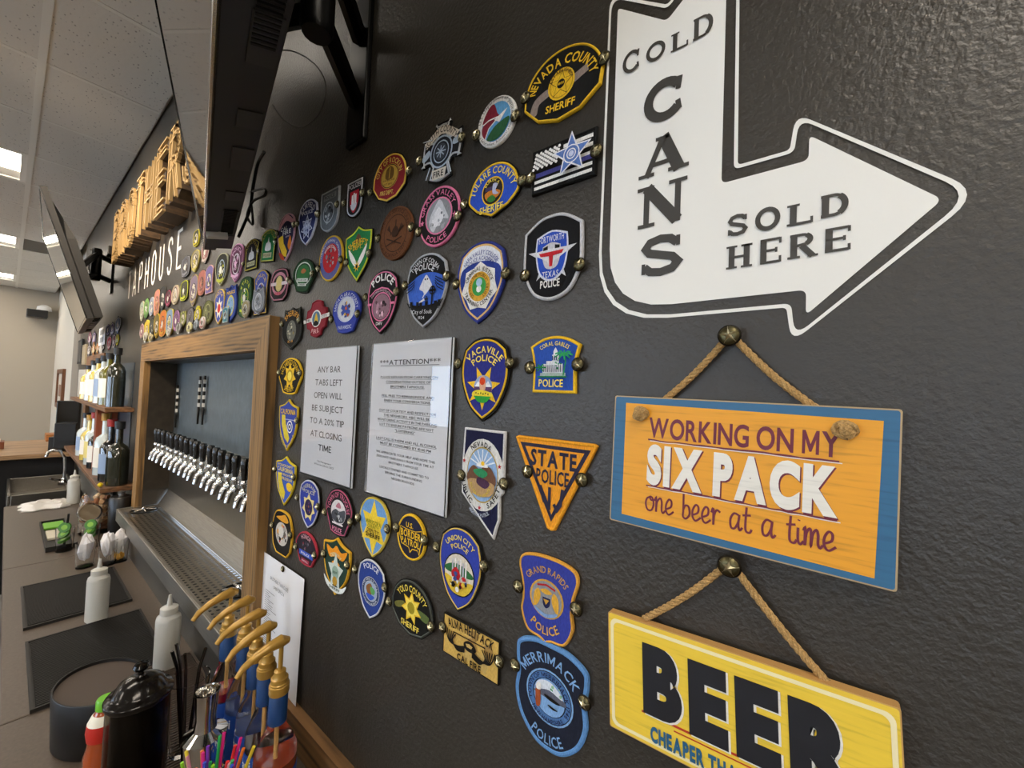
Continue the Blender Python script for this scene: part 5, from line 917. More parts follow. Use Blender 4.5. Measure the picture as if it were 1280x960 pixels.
def serif(ch, bx_, th, thin, y, mb, k=1.0):
    """broad engraved letter: bx_ = (cx, cz, w, h)"""
    cx, cz, w, h = bx_[:4]; X0 = cx-w/2; Z0_ = cz-h/2
    def s_(pts, t): stroke(mb, [(X0+u*w, Z0_+v*h) for u, v in pts], t, y)
    a = th/w/2; b = thin/h/2; sv = thin*1.0
    def v(u, z0=0, z1=1): s_([(u, z0), (u, z1)], th); 
    def hs(u, z, ext=.5): s_([(u-ext*th/w-thin/w*1.1, z), (u+ext*th/w+thin/w*1.1, z)], sv)
    e = sv/h/2
    if ch == 'C': ux = .52+(.5-a)*.77; s_(arcp(.52, .5, .5-a, .5-b, 40, 320, 24), th*.85); s_([(ux, .64), (ux+.04, .97)], sv*1.3); s_([(ux, .36), (ux+.04, .1)], sv*1.3)
    elif ch == 'O': stroke(mb, [(X0+u*w, Z0_+z*h) for u, z in arcp(.5, .5, .5-a, .5-b, 0, 360, 26)[:-1]], th*.82, y, closed=True)
    elif ch == 'L': v(.22); hs(.22, 1-e); hs(.22, e); s_([(.1, b), (.95, b)], thin*1.3); s_([(.95, 0), (.95, .3)], sv)
    elif ch == 'D': v(.2); s_([(.05, 1-b), (.5, 1-b)]+arcp(.48, .5, .5-a, .5-b, 88, -88, 14)+[(.48, b), (.05, b)], thin*1.4); s_(arcp(.48, .5, .5-a, .5-b, 60, -60, 10), th*.9)
    elif ch == 'A': s_([(.5, 1), (.88, 0)], th); s_([(.5, .98), (.13, 0)], thin*1.5); s_([(.26, .3), (.72, .3)], thin*1.2); hs(.13, e, .35); hs(.86, e, .5); hs(.48, 1-e, .2)
    elif ch == 'N': s_([(.13, 0), (.13, 1)], thin*1.5); s_([(.13, .97), (.87, .03)], th); s_([(.87, 0), (.87, 1)], thin*1.5); hs(.13, e, .4); hs(.1, 1-e, .4); hs(.87, 1-e, .4)
    elif ch == 'S': s_([(.88, .78), (.72, .93), (.48, .97), (.22, .9), (.12, .74), (.22, .6), (.5, .51), (.78, .42), (.9, .27), (.78, .1), (.5, .03), (.25, .07), (.1, .22)], th*.72); s_([(.9, .7), (.9, .98)], sv); s_([(.08, .02), (.08, .32)], sv)
    elif ch == 'H': v(.2); v(.8); s_([(.2, .5), (.8, .5)], thin*1.2); [hs(u, z) for u in (.2, .8) for z in (e, 1-e)]
    elif ch == 'E': v(.2); [s_([(.06, z), (.92, z)], thin*1.2) for z in (b, 1-b)]; s_([(.2, .52), (.75, .52)], thin*1.2); s_([(.93, 0), (.93, .26)], sv); s_([(.93, .76), (.93, 1)], sv); s_([(.76, .42), (.76, .62)], sv)
    elif ch == 'R': v(.2); s_([(.05, 1-b), (.5, 1-b)]+arcp(.52, .75, .3, .25-b, 88, -88, 10)+[(.2, .5)], thin*1.3); s_(arcp(.52, .75, .3, .25-b, 60, -60, 8), th*.8); s_([(.5, .5), (.92, .02)], th*.95); hs(.2, e); hs(.92, e, .3)
dk = mat('3b3833', .5)
q = MB()
for ch, g_ in (('C', (-0.1918, 2.1016, 0.02311, 0.02463, 1.2124)), ('O', (-0.1631, 2.0994, 0.02278, 0.02031, 1.2805)), ('L', (-0.1366, 2.0986, 0.0178, 0.02003, 1.2423)), ('D', (-0.113, 2.1013, 0.02139, 0.02303, 1.2733))): serif(ch, (g_[0]-xl, g_[1]-1.7, g_[2], g_[3]*1.0), .0048, .0018, -.002, q)
q.build('lettering', dk, ar, label='thin dark word COLD')
q = MB()
for ch, g_ in (('C', (-0.1521, 2.0381, 0.0503, 0.04456, 1.2460)), ('A', (-0.1516, 1.9753, 0.04927, 0.04452, 1.1960)), ('N', (-0.151, 1.9198, 0.04693, 0.04892, 1.1367)), ('S', (-0.1504, 1.8617, 0.04635, 0.04155, 1.1147))): serif(ch, (g_[0]-xl, g_[1]-1.7, g_[2]*.98, g_[3]*.96), .0125, .0042, -.002, q)
q.build('lettering', dk, ar, label='bold dark word CANS')
q = MB()
for ch, g_ in (('S', (-0.07571, 1.8780, 0.01757, 0.0198, 1.1635)), ('O', (-0.05046, 1.8779, 0.0214, 0.02102, 1.1973)), ('L', (-0.02506, 1.8763, 0.01878, 0.01985, 1.2095)), ('D', (-0.0008268, 1.8782, 0.02057, 0.01988, 1.2394)), ('H', (-0.07369, 1.8461, 0.02162, 0.02328, 1.1499)), ('E', (-0.04773, 1.8466, 0.0183, 0.02393, 1.1580)), ('R', (-0.02355, 1.8466, 0.01955, 0.02249, 1.1860)), ('E', (0.001532, 1.8472, 0.01873, 0.02149, 1.2069))): serif(ch, (g_[0]-xl, g_[1]-1.7, g_[2], g_[3]*.98), .0052, .0020, -.002, q)
q.build('lettering', dk, ar, label='dark words SOLD HERE')
# ================================================================== HANGING WOODEN SIGNS
rope_m = mat('b8935c', .85, 0, 'rope')
def rope(parent, a, b, r=.0028, tw=95):
    a, b = Vector(a), Vector(b); d = b-a; L = d.length; d.normalize(); u = d.cross(Vector((0, 1, 0))).normalized(); w = d.cross(u); n = max(12, int(L*420)); q = MB()
    for s_ in range(3):
        q.tube([a+d*(L*k/n)+(u*math.cos(k*L/n*tw*3.6+s_*2*PI/3)+w*math.sin(k*L/n*tw*3.6+s_*2*PI/3))*r*.62+Vector((0, 0, -.004*math.sin(PI*k/n))) for k in range(n+1)], r*.72, 6)
    return q.build('rope', rope_m, parent)
def knot(parent, c, s=1.0):
    q = MB()
    for k in range(7):
        R_ = random.Random(k+int(c[0]*1000)); ax = R_.uniform(-.6, .6); pts = []
        for j in range(13):
            t = 2*PI*j/12; p = Vector(((.0072-.0008*k)*s*math.cos(t), -.003-.0006*k-.0025*math.sin(t*2+k), (.0056-.0007*k)*s*math.sin(t))); p = Matrix.Rotation(k*PI/3+ax, 3, 'Y') @ p; pts.append(p+Vector(c))
        q.tube(pts, .0022*s, 6)
    return q.build('knot', rope_m, parent)
def brd(name, label, corners, th, edge, gap=0.006):
    (x0, z0), (x1, z1), (x2, z2), (x3, z3) = corners    # TL TR BR BL
    cx, cz = (x0+x1+x2+x3)/4, (z0+z1+z2+z3)/4; w = ((x1-x0)+(x2-x3))/2; h = ((z0-z3)+(z1-z2))/2; r = math.atan2((z0-z1)+(z3-z2), (x1-x0)+(x2-x3))
    t = thing(name, label, 'sign', (cx, -gap, cz), (0, r, 0)); MB().prism(rrect(-w/2, w/2, -h/2, h/2, .002, 2), -th, 0).build('board', edge, t, bevel=.0008); return t, w, h
# -- WORKING ON MY SIX PACK
t6, w, h = brd('hanging_sign', 'blue-edged orange wooden sign reading WORKING ON MY SIX PACK one beer at a time', ((-0.1939, 1.7052), (0.04322, 1.7015), (0.04007, 1.5625), (-0.1918, 1.5653)), .010, mat('b59c74', .6))
fy = -.0102
MB().poly(rrect(-w/2+.0012, w/2-.0012, -h/2+.0012, h/2-.0012, .002), fy).build('blue_face', mat('2f668c', .5, 0, 'print', d=.8), t6)
lx = lambda p: p[0]-t6.location.x
pa, pb, pc_, pd = (-0.1794, 1.6958), (0.03108, 1.6935), (0.02867, 1.5704), (-0.1789, 1.5736)
zz6 = t6.location.z; MB().poly([(p[0]-t6.location.x, p[1]-zz6) for p in (pd, pc_, pb, pa)], fy-.0003).build('orange_panel', mat('e6a024', .5, 0, 'print', d=.78), t6)
mar = mat('6e2034', .5); wht = mat('e6e3da', .5, 0, 'print', d=.85)
RES[0] = 5; xa_, xb_ = lx((-0.1526, 1.6672)), lx((0.005618, 1.6679)); xm_ = (xa_+xb_)/2; wd_ = xb_-xa_
fz = lambda f: h/2-f*h
q = MB(); put_line(q, 'WORKING ON MY', xm_, fz(.228), wd_, .145*h, fy-.0007, 0, .022, gap=.11); q.build('lettering', mar, t6, label='maroon words WORKING ON MY')
xc_, xd_ = lx((-0.153, 1.6246)), lx((0.005032, 1.6351)); xn_ = (xc_+xd_)/2; we_ = xd_-xc_
q = MB(); put_line(q, 'SIX PACK', xn_+.001, fz(.513), we_, .262*h, fy-.0007, 0, .065, gap=.10); q.build('letter_shadow', mar, t6)
q = MB(); put_line(q, 'SIX PACK', xn_, fz(.505), we_, .262*h, fy-.0010, 0, .06, gap=.10); q.build('lettering', wht, t6, label='white words SIX PACK')
RES[0] = 2; q = MB(); R_ = random.Random(2)
for z0 in (fz(.325), fz(.672)):
    P_ = [(xc_+we_*k/24, z0+R_.uniform(-.0004, .0004)) for k in range(25)]; tp = [R_.uniform(.6, 1.3) for _ in P_]
    stroke(q, P_, .0014, fy-.0009, 0, taper=tp); stroke(q, [(a+.002, b-.0013) for a, b in P_], .0008, fy-.0006, 1, taper=tp)
q.build('rule_lines', [mar, wht], t6, kind='stuff')
SC = {'o': ([[(.5, .9), (.15, .75), (.05, .4), (.25, .05), (.65, .05), (.85, .45), (.7, .85), (.45, .9), (.6, .7), (1.0, .75)]], .95), 'n': ([[(.0, .75), (.12, .9), (.15, 0), (.2, .6), (.5, .92), (.68, .7), (.7, .2), (.85, .02), (1.05, .2)]], 1.0),
 'e': ([[(.05, .3), (.55, .5), (.6, .85), (.35, .95), (.1, .6), (.12, .2), (.4, 0), (.85, .25)]], .85), 'b': ([[(.1, 1.5), (.12, .5), (.12, .1), (.4, 0), (.7, .3), (.6, .75), (.3, .8), (.15, .55)]], .85),
 'r': ([[(.0, .7), (.15, .95), (.2, 0), (.22, .55), (.45, .9), (.75, .8)]], .75), 'a': ([[(.75, .85), (.35, .92), (.08, .55), (.15, .1), (.45, .08), (.72, .5), (.78, .9), (.72, .3), (.85, .02), (1.05, .2)]], 1.0),
 't': ([[(.3, 1.4), (.25, .4), (.32, .05), (.6, .0), (.75, .2)], [(0, .9), (.65, .98)]], .7), 'i': ([[(.1, .85), (.12, .2), (.28, .0), (.5, .2)], [(.13, 1.22), (.16, 1.28)]], .45),
 'm': ([[(.0, .75), (.1, .9), (.12, 0), (.2, .65), (.42, .92), (.52, .65), (.52, .02), (.62, .65), (.85, .92), (.97, .65), (.98, .2), (1.12, .02), (1.3, .2)]], 1.25)}
def script(mb, s, x0, z0, width, hgt, y, wd, rise):
    tot = sum(.75 if c == ' ' else SC[c][1]+.02 for c in s); k = width/tot; x = 0
    for c in s:
        if c == ' ': x += .75; continue
        for pl in SC[c][0]:
            P_ = smooth([(x0+(x+u)*k, z0+v*hgt+rise*(x+u)/tot) for u, v in pl], 5, False); stroke(mb, P_, wd, y)
        x += SC[c][1]+.02
q = MB(); script(q, 'one beer at a time', xc_, fz(.855), we_, .115*h, fy-.0008, .0019, 0); q.build('lettering', mar, t6, label='maroon cursive words one beer at a time')
kn = [(lx((-0.1611, 1.6829)), -.012, fz(.13)), (lx((0.007851, 1.6860)), -.012, fz(.135))]
for k_ in kn: knot(t6, k_)
tk = (-0.07845, 1.7665)
def toloc(t, x, y, z): return t.matrix_world.inverted() @ Vector((x, y, z))
bpy.context.view_layer.update()
for px in ((-0.142, 1.7044), (-0.009755, 1.7028)):
    rope(t6, toloc(t6, px[0], -.007, px[1]-.004), toloc(t6, tk[0], -.0075, tk[1]+.002))
tack(tk[0], tk[1], 'brass star tack holding the rope of the orange six pack sign', -.011, 1.12)
# -- BEER
tb, w, h = brd('hanging_sign', 'yellow wooden sign reading BEER hanging lowest from a rope', ((-0.1876, 1.4748), (0.04873, 1.4671), (0.04537, 1.3659), (-0.1901, 1.3333)), .010, mat('c79a5c', .6))
crn = ((-0.1876, 1.4748), (0.04873, 1.4671))
MB().poly(rrect(-w/2+.001, w/2-.001, -h/2+.001, h/2-.001, .002), fy).build('yellow_face', mat('e8c63c', .5, 0, 'print', d=.82), tb)
q = MB(); q.band(rrect(-w/2+.003, w/2-.003, -h/2+.004, h/2-.005, .007), fy-.0004, rrect(-w/2+.0065, w/2-.0065, -h/2+.0075, h/2-.0085, .006), fy-.0004); q.build('cream_line', mat('eee2b4', .5), tb)
RES[0] = 5; lb = lambda p: p[0]-tb.location.x
xa_, xb_ = lb((-0.1505, 1.4086)), lb((0.02257, 1.4064)); xm_ = (xa_+xb_)/2; wd_ = xb_-xa_
q = MB(); put_line(q, 'BEER', xm_+.0018, fz(.448), wd_, .50*h, fy-.0006, 0, .07, gap=.14); q.build('letter_shadow', wht, tb)
q = MB(); put_line(q, 'BEER', xm_, fz(.44), wd_, .50*h, fy-.0010, 0, .065, gap=.14); q.build('lettering', mat('16161c', .5), tb, label='heavy black word BEER')
RES[0] = 3; x2_ = lb((-0.1202, 1.3719))
q = MB(); stroke(q, [(xa_-.002, fz(.735)), (xb_+.012, fz(.735))], .0022, fy-.0004); q.build('rule_line', mat('b8331e', .5), tb)
q = MB(); stroke(q, [(x2_, fz(.775)), (xb_+.012, fz(.775))], .0012, fy-.0004); q.build('rule_line', mat('b8331e', .5), tb)
wc_ = layout('CHEAPER', .05, .12)[2]; wf_ = layout('CHEAPER THAN', .05, .12)[2]; xc0 = lb((-0.1436, 1.3512)); wcx = (lb((-0.09242, 1.3571))-xc0)*wf_/wc_
q = MB(); put_line(q, 'CHEAPER THAN', xc0+wcx/2, fz(.88), wcx, .115*h, fy-.0010, 0, .05, gap=.12); q.build('lettering', mat('1f5a80', .5), tb, label='blue small capitals CHEAPER THAN')
RES[0] = 2
bpy.context.view_layer.update(); tk2 = (-0.07361, 1.5479)
for px in ((-0.1537, 1.4710), (0.01142, 1.4653)): rope(tb, toloc(tb, px[0], -.009, px[1]-.003), toloc(tb, tk2[0], -.0075, tk2[1]+.002))
tack(tk2[0], tk2[1], 'brass star tack holding the rope of the yellow BEER sign', -.011, 1.12)
# ================================================================== PAPERS
paper = mat('e9e9ec', .55); ink = mat('26262a', .6); acr = mat('ffffff', 0.0, 0, 'glass', ior=1.3)
def holder(label, tl, tr, br, bl, lines, extra=None):
    x0 = (tl[0]+bl[0])/2; x1 = (tr[0]+br[0])/2; z1 = (tl[1]+tr[1])/2; z0 = (bl[1]+br[1])/2; w = x1-x0; h = z1-z0
    t = thing('sign_holder', label, 'sign', ((x0+x1)/2, -.004, (z0+z1)/2), group='clear acrylic sign holders')
    q = MB(); q.box(-w/2, w/2, -.0062, -.0042, -h/2, h/2); q.build('acrylic_sleeve', acr, t); 
    q = MB(); q.box(-w/2, w/2, -.0018, 0, -h/2, h/2); q.box(-w/2, w/2, -.0042, -.0018, -h/2, -h/2+.002); q.build('back_plate', mat('c9cdd0', .1), t)
    MB().box(-w/2+.002, w/2-.004, -.0032, -.0026, -h/2+.002, h/2-.002).build('paper', paper, t)
    q = MB()
    for s_, z, ww, hh_, b in lines:
        put_line(q, s_, 0, h/2-z*h, ww*w, hh_*h, -.0036, 0, b)
    if extra: extra(q, w, h)
    q.build('lettering', ink, t); return t
LN = ['ANY BAR', 'TABS LEFT', 'OPEN WILL', 'BE SUBJECT', 'TO A 20% TIP', 'AT CLOSING', 'TIME']; LW = [.47, .55, .58, .64, .70, .64, .27]
ls = [(s_, .165+.1*i, LW[i]*.95, .047, .004) for i, s_ in enumerate(LN)]+[('The Management', .872, .27, .013, 0), ('Effective July 1st 2022', .895, .38, .013, 0)]
holder('clear sign holder with white sheet reading ANY BAR TABS LEFT OPEN, nearest the frame', (-0.9735, 1.7883), (-0.7488, 1.7886), (-0.7472, 1.5033), (-0.9689, 1.5000), ls)
AT = [('***ATTENTION***', .13, .76, .030, .012), ('PLEASE REFRAIN FROM CARRYING ON', .225, .72, .0145, .006), ('CONVERSATIONS OUTSIDE OF', .255, .56, .0145, .006), ('BROTHERS TAPHOUSE.', .285, .43, .0145, .006), ('FEEL FREE TO REMAIN INSIDE AND', .345, .66, .0145, .006), ('FINISH YOUR CONVERSATIONS.', .375, .59, .0145, .006),
 ('OUT OF COURTESY AND RESPECT FOR', .44, .72, .0145, .006), ('THE NEIGHBORS, ABC WILL BE', .47, .58, .0145, .006), ('MONITORING ACTIVITY IN THE PARKING', .5, .74, .0145, .006), ('LOT TO ENSURE PATRONS ARE NOT', .53, .68, .0145, .006), ('"LOITERING"', .56, .25, .0145, .006), ('LAST CALL IS 9:45PM AND ALL ALCOHOL', .622, .76, .0145, .006), ('MUST BE CONSUMED BY 10:00 PM', .652, .64, .0145, .006),
 ('WE APPRECIATE YOUR HELP AND HOPE THIS', .71, .74, .0135, .005), ('DOES NOT TAKE AWAY FROM YOUR TIME AT', .738, .72, .0135, .005), ('BROTHERS TAPHOUSE.', .766, .38, .0135, .005), ('LOCALLY OWNED AND COMMITTED TO', .805, .62, .0135, .005), ('SERVING THE SURROUNDING', .833, .47, .0135, .005), ('NEIGHBORHOODS', .861, .29, .0135, .005)]
def under(q, w, h):
    stroke(q, [(-.37*w, h/2-.152*h), (.37*w, h/2-.152*h)], .0009, -.0037)
    for s_, z, ww, hh_, b in AT[1:13]: stroke(q, [(-ww*w/2, h/2-(z+.0125)*h), (ww*w/2, h/2-(z+.0125)*h)], .0004, -.0037)
holder('clear sign holder with white ATTENTION notice asking patrons not to talk outside', (-0.6952, 1.7878), (-0.4694, 1.7900), (-0.4731, 1.5056), (-0.6937, 1.5029), AT, under)
# price list sheet
pc = [(-1.1554, 1.2623), (-0.9225, 1.2720), (-0.936, 0.9766), (-1.1352, 0.9287)]; px0 = pc[0][0]; px1 = pc[1][0]-.004; pz1 = (pc[0][1]+pc[1][1])/2; pz0 = .9875
t = thing('price_sheet', 'white printed open-tab list pinned low beside the wooden frame behind the pump bottles', 'paper', ((px0+px1)/2, -.003, (pz0+pz1)/2)); w = px1-px0; h = pz1-pz0; q = MB(); n = 10
vs = [(-w/2+w*i/n, -.002-.004*abs(math.sin(i*.5))*(j/6.0), h/2-h*j/6) for j in range(7) for i in range(n+1)]
q.add(vs, [(j*(n+1)+i, (j+1)*(n+1)+i, (j+1)*(n+1)+i+1, j*(n+1)+i+1) for j in range(6) for i in range(n)], 0, True); q.build('sheet', paper, t)
q = MB(); put_line(q, 'BROTHERS TAPHOUSE', 0, h/2-.045, .1, .008, -.0085, 0, .004); put_line(q, 'OPEN SINCE 11', 0, h/2-.062, .06, .007, -.0085, 0, .004); R_ = random.Random(4)
for k in range(34):
    ww = R_.uniform(.02, .05) if k % 4 else R_.uniform(.05, .075); z = h/2-.08-.0052*k; q.poly([(-.075, z), (-.075+ww, z), (-.075+ww, z-.0012), (-.075, z-.0012)], -.0088)
q.build('print', mat('55504c', .6), t); tx = (-1.0333, 1.2590); tack(tx[0], tx[1], 'dark tack at the top of the printed list by the frame', -.006, .8)
# ================================================================== COUNTERS
lam = mat('5a4e43', .42, 0, 'mottle', s=160, lo=.82, hi=1.12, b=.05); darkc = mat('121110', .45)
def counter(name, label, x0, x1, y0, y1, z, th, m, body=darkc, cat='counter', bi=.02):
    t = thing(name, label, cat, ((x0+x1)/2, (y0+y1)/2, 0)); w = (x1-x0)/2; d = (y1-y0)/2
    MB().box(-w, w, -d, d, z-th, z).build('countertop', m, t, bevel=.004)
    MB().box(-w+bi, w-bi, -d+bi, d-.001, 0, z-th).build('cabinet', body, t); return t
CY = -.418
counter('back_counter', 'long brown-grey laminate back counter running under the taps, far section', -3.86, -2.612, CY, -.001, CT, .03, lam)
counter('back_counter', 'brown-grey laminate back counter section carrying the black rubber mats', -2.610, -1.452, CY, -.001, CT, .03, lam)
counter('back_counter', 'deeper brown-grey counter section nearest the viewer, under the oval bin and syrup bottles', -1.450, 1.0, -.75, -.001, CT, .03, lam)
o = MB().box(-1.14, 1.0, -.021, -.0005, CT+.0005, .986).build('trim_ledge', mat('7d5a35', .6, 0, 'wood', axis='x')); o['kind'] = 'structure'
o = MB().box(-2.66, -1.15, -.058, -.0005, CT, CT+.004).build('gap_shadow_strip', mat('0c0b0a', .6)); o['kind'] = 'structure'  # near-black strip paints the gap shadow between drip tray and counter
# mats
def rubber_mat(label, x0, x1, y0, y1, col, ribs=True):
    t = thing('bar_mat', label, 'mat', ((x0+x1)/2, (y0+y1)/2, CT), group='rubber bar mats'); w = (x1-x0)/2; d = (y1-y0)/2; m = mat(col, .55)
    MB().box(-w, w, -d, d, 0, .004).build('base', m, t, bevel=.001)
    q = MB(); 
    for a in ((-w, w, -d, -d+.006), (-w, w, d-.006, d), (-w, -w+.006, -d+.006, d-.006), (w-.006, w, -d+.006, d-.006)): q.box(a[0], a[1], a[2], a[3], .0035, .009)
    q.build('rim', m, t); q = MB(); n = int((2*w-.02)/.008); 
    for k in range(n): x = -w+.012+k*.008; q.box(x-.0018, x+.0018, -d+.009, d-.009, .004, .0078)
    q.build('ribs', m, t, kind='stuff'); return t
rubber_mat('black ribbed rubber bar mat nearest the oval bin', -1.838, -1.45, -.374, -.122, '191715')
rubber_mat('black ribbed rubber bar mat further along, under the squeeze bottle', -2.332, -1.94, -.376, -.128, '1d1a17')
rubber_mat('brown ribbed mat under the syrup bottles and the nearest squeeze bottle', -1.445, -.55, -.215, -.072, '4a3d33')
# squeeze bottles
plast = mat('dcdad2', .35, 0, 'milky'); cap_m = mat('e6e4dc', .35, 0, 'milky')
def squeeze(label, x, y, s=1.0, rz=0.0):
    t = thing('squeeze_bottle', label, 'bottle', (x, y, CT), (0, 0, rz), 'white squeeze bottles'); t.scale = (s, s, s)
    MB().lathe([(.001, .001), (.030, 0), (.034, .004), (.0345, .14), (.032, .150), (.0225, .157), (.0205, .160)], n=26, sy=.82).build('body', plast, t)
    MB().lathe([(.0215, .158), (.0215, .176), (.017, .179), (.008, .182), (.0065, .186), (.0035, .212), (.0018, .2125)], n=20).build('nozzle_cap', cap_m, t); return t
for lab, (x, y), s in (('white squeeze bottle standing between the two black mats, seen in full', (-1.8689, -0.2255), .93), ('white squeeze bottle nearest the viewer, behind the black canister', (-1.4267, -0.1341), .93), ('white squeeze bottle at the far end of the counter by the steel sink', (-3.7195, -0.1483), .98)):
    squeeze(lab, x, y, s, .4)
# oval bin
t = thing('oval_bin', 'matte black oval bin with a brown recessed top on the counter', 'bin', (-1.268, -.282, CT), (0, 0, math.radians(12)))
MB().lathe([(.088, 0), (.092, .004), (.098, .112), (.096, .115), (.093, .115), (.0925, .108)], n=48, sy=.74).build('shell', mat('0d0d0e', .45), t)
MB().lathe([(0.0005, .1085), (.0935, .108)], n=48, sy=.74).build('insert', mat('4f433b', .7), t)
# canister
t = thing('straw_canister', 'glossy black lidded canister in a smoky clear cylinder beside the oval bin', 'canister', (-1.005, -.262, CT)); t.scale = (.92, .92, 1.0)
smoke = mat('b5b0a8', .03, 0, 'glass', ior=1.12)
MB().lathe([(.05, 0), (.05, .20), (.049, .2), (.049, .002)], n=36).build('clear_cylinder', smoke, t)
MB().lathe([(.001, .002), (.042, .002), (.042, .19), (.001, .19)], n=30).build('core', mat('0b0b0c', .12, 0, coat=.5), t)
ld = MB().lathe([(.0515, .195), (.0535, .198), (.054, .204), (.052, .207), (.046, .209), (.042, .2135), (.034, .226), (.02, .2335), (.008, .2355), (.006, .238)], n=40).build('lid', mat('1a1715', .16, .4), t)
MB().lathe([(.005, .2355), (.0045, .243), (.011, .247), (.0135, .252), (.011, .257), (0, .2585)], n=20).build('knob', mat('0a0a0a', .08, .4), ld)
# sauce bottle
t = thing('sauce_bottle', 'bottle of orange-brown sauce with green cap and red label, half hidden by the canister', 'bottle', (-1.262, -.262, CT-.0), (0, 0, 0))
sx_ = .1; t.location = (-1.128, -.290, CT); t.scale = (.86, .86, .92)
MB().lathe([(.001, 0), (.030, 0), (.033, .006), (.033, .05), (.0275, .075), (.0285, .085), (.031, .1), (.0285, .12), (.018, .138), (.0155, .144)], n=30).build('body', mat('a5481c', .12, 0, coat=.8), t)
MB().lathe([(.0175, .143), (.0175, .160), (.015, .164), (0, .1645)], n=24).build('cap', mat('6fbf2c', .35), t)
MB().lathe([(.0290, .084), (.0316, .1), (.0295, .118)], n=30).build('label', mat('c02a1e', .4), t); MB().lathe([(.0296, .1179), (.0235, .131), (.0208, .1345)], n=30).build('neck_label', mat('e6e2d0', .4), t)
# syrup bottles with gold pumps
clear = mat('ffffff', .015, 0, 'glass', ior=1.2); gold = mat('b48c3e', .3, .3, coat=.3); bluew = mat('123a6e', .45); blabel = mat('1c4aa0', .4); wtx = mat('f2f0ea', .5)
SY = [((-0.7597, -0.1182), '8a2a12', 'orange-red'), ((-0.8231, -0.1151), '1c0a0e', 'dark purple'), ((-0.8835, -0.111), 'c8ccd0', 'clear'), ((-0.9548, -0.1067), 'd0d2d2', 'clear'), ((-1.0159, -0.1188), '7a0a1c', 'deep red')]
for i, ((x, y), lc, cn) in enumerate(SY):
    t = thing('syrup_bottle', 'blue-necked syrup bottle of %s syrup with gold pump, %s from the viewer' % (cn, ORD[i]), 'bottle', (x, y, CT+.01 if i > 8 else CT+.0092), (0, 0, 0), 'syrup bottles with gold pumps')
    R = .034 if i == 0 else .0292
    MB().lathe([(.001, 0), (R-.003, 0), (R, .004), (R, .125), (R-.001, .14), (R-.008, .158), (.0155, .175), (.0135, .19), (.013, .235)], n=32).build('bottle_body', clear, t)
    MB().lathe([(.001, .002), (R-.0025, .003), (R-.0025, .125 if i % 2 == 0 else .118), (.001, .125 if i % 2 == 0 else .118)], n=28).build('syrup', mat(lc, .05, 0, 'glass', ior=1.33) if cn == 'clear' else mat(lc, .06, 0, coat=1.0), t)
    MB().lathe([(R+.0006, .02), (R+.0006, .108)], n=32).build('front_label', blabel, t)
    q = MB(); vs, fs, Wd = layout('Torani', .015, .08); rr = R+.0013
    q.add([(rr*math.cos(math.radians(-112)+(a/Wd-.5)*1.9), rr*math.sin(math.radians(-112)+(a/Wd-.5)*1.9), .08+b*.018+a*.0012) for a, b in vs], fs); q.build('lettering', wtx, t)
    q = MB()
    for k in range(5): a = math.radians(-150+k*16); q.lathe([(.0, -.001), (.004, 0), (0, .001)], (rr*math.cos(a), rr*math.sin(a), .045+.008*(k % 2)), 8)
    q.build('fruit_print', mat('d89a28', .5), t, kind='stuff')
    MB().lathe([(.0150, .186), (.0150, .234), (.0138, .236)], n=26).build('neck_sleeve', bluew, t)
    pm = MB().lathe([(.0158, .2355), (.0165, .238), (.0165, .250), (.0150, .2515), (.0150, .2535), (.0138, .255), (.0138, .262), (.0115, .263), (.0095, .268), (.0095, .274), (.006, .276)], n=24).build('pump_collar', gold, t)
    MB().tube([(0, 0, .262), (0, 0, .29), (0, 0, .318)], .0038, 10).build('pump_stem', gold, pm)
    yw = [0.0, .08, -.05, .05, .1][i]; q = MB(); c_, s_ = math.sin(yw), -math.cos(yw)
    pts = [(-.012, .322), (0, .325), (.018, .323), (.04, .316), (.058, .306), (.068, .294)]
    q.tube([(u*c_, u*s_, v) for u, v in pts], .008, 12, rs=[.0055, .0105, .0085, .0068, .0056, .0042]); q.build('pump_head', gold, pm)
    MB().tube([(0, 0, .01), (0, 0, .24)], .003, 8).build('dip_tube', mat('c9a060', .4), t)
# pint glass with metal straws
def glass(name, label, x, y, r0, r1, h, group=None, cat='glass', m=None):
    t = thing(name, label, cat, (x, y, CT+.009 if x > -1.4 else CT), group=group)
    MB().lathe([(.001, 0), (r0, 0), (r1, h), (r1-.002, h), (r0-.003, .008), (.001, .008)], n=30).build('glass_wall', m or mat('ffffff', .01, 0, 'glass', ior=1.25), t); return t
g1 = glass('pint_glass', 'pint glass holding metal straws behind the chrome jigger', -1.065, -.172, .027, .037, .150)
R_ = random.Random(3)
for k, (dx, dy) in enumerate(((-.022, -.012), (-.006, -.02), (.014, -.01), (.02, .012))):
    o = MB().tube([(dx*.3, dy*.3, .0), (dx, dy, .165), (dx*1.5, dy*1.5, .205)], .0032, 8).build('metal_straw', mat('5a5654', .2, 1.0), loc=(-1.065, -.172, CT+.018))
    tag(o, 'dark metal straw in the pint glass, %s of four from the left' % ORD[k], 'straw', 'metal straws in the pint glass')
t = thing('bar_jigger', 'chrome double-ended jigger with narrow top and flared shoulder beside the syrup bottles', 'jigger', (-.893, -.187, CT+.009))
MB().lathe([(.026, 0), (.030, .003), (.0315, .08), (.0345, .125), (.0350, .135), (.030, .138), (.018, .145), (.0155, .165), (.0185, .205), (.0205, .212), (.019, .212), (.0165, .205), (.0135, .17)], n=36).build('body', mat('d5d3cf', .06, 1.0), t)
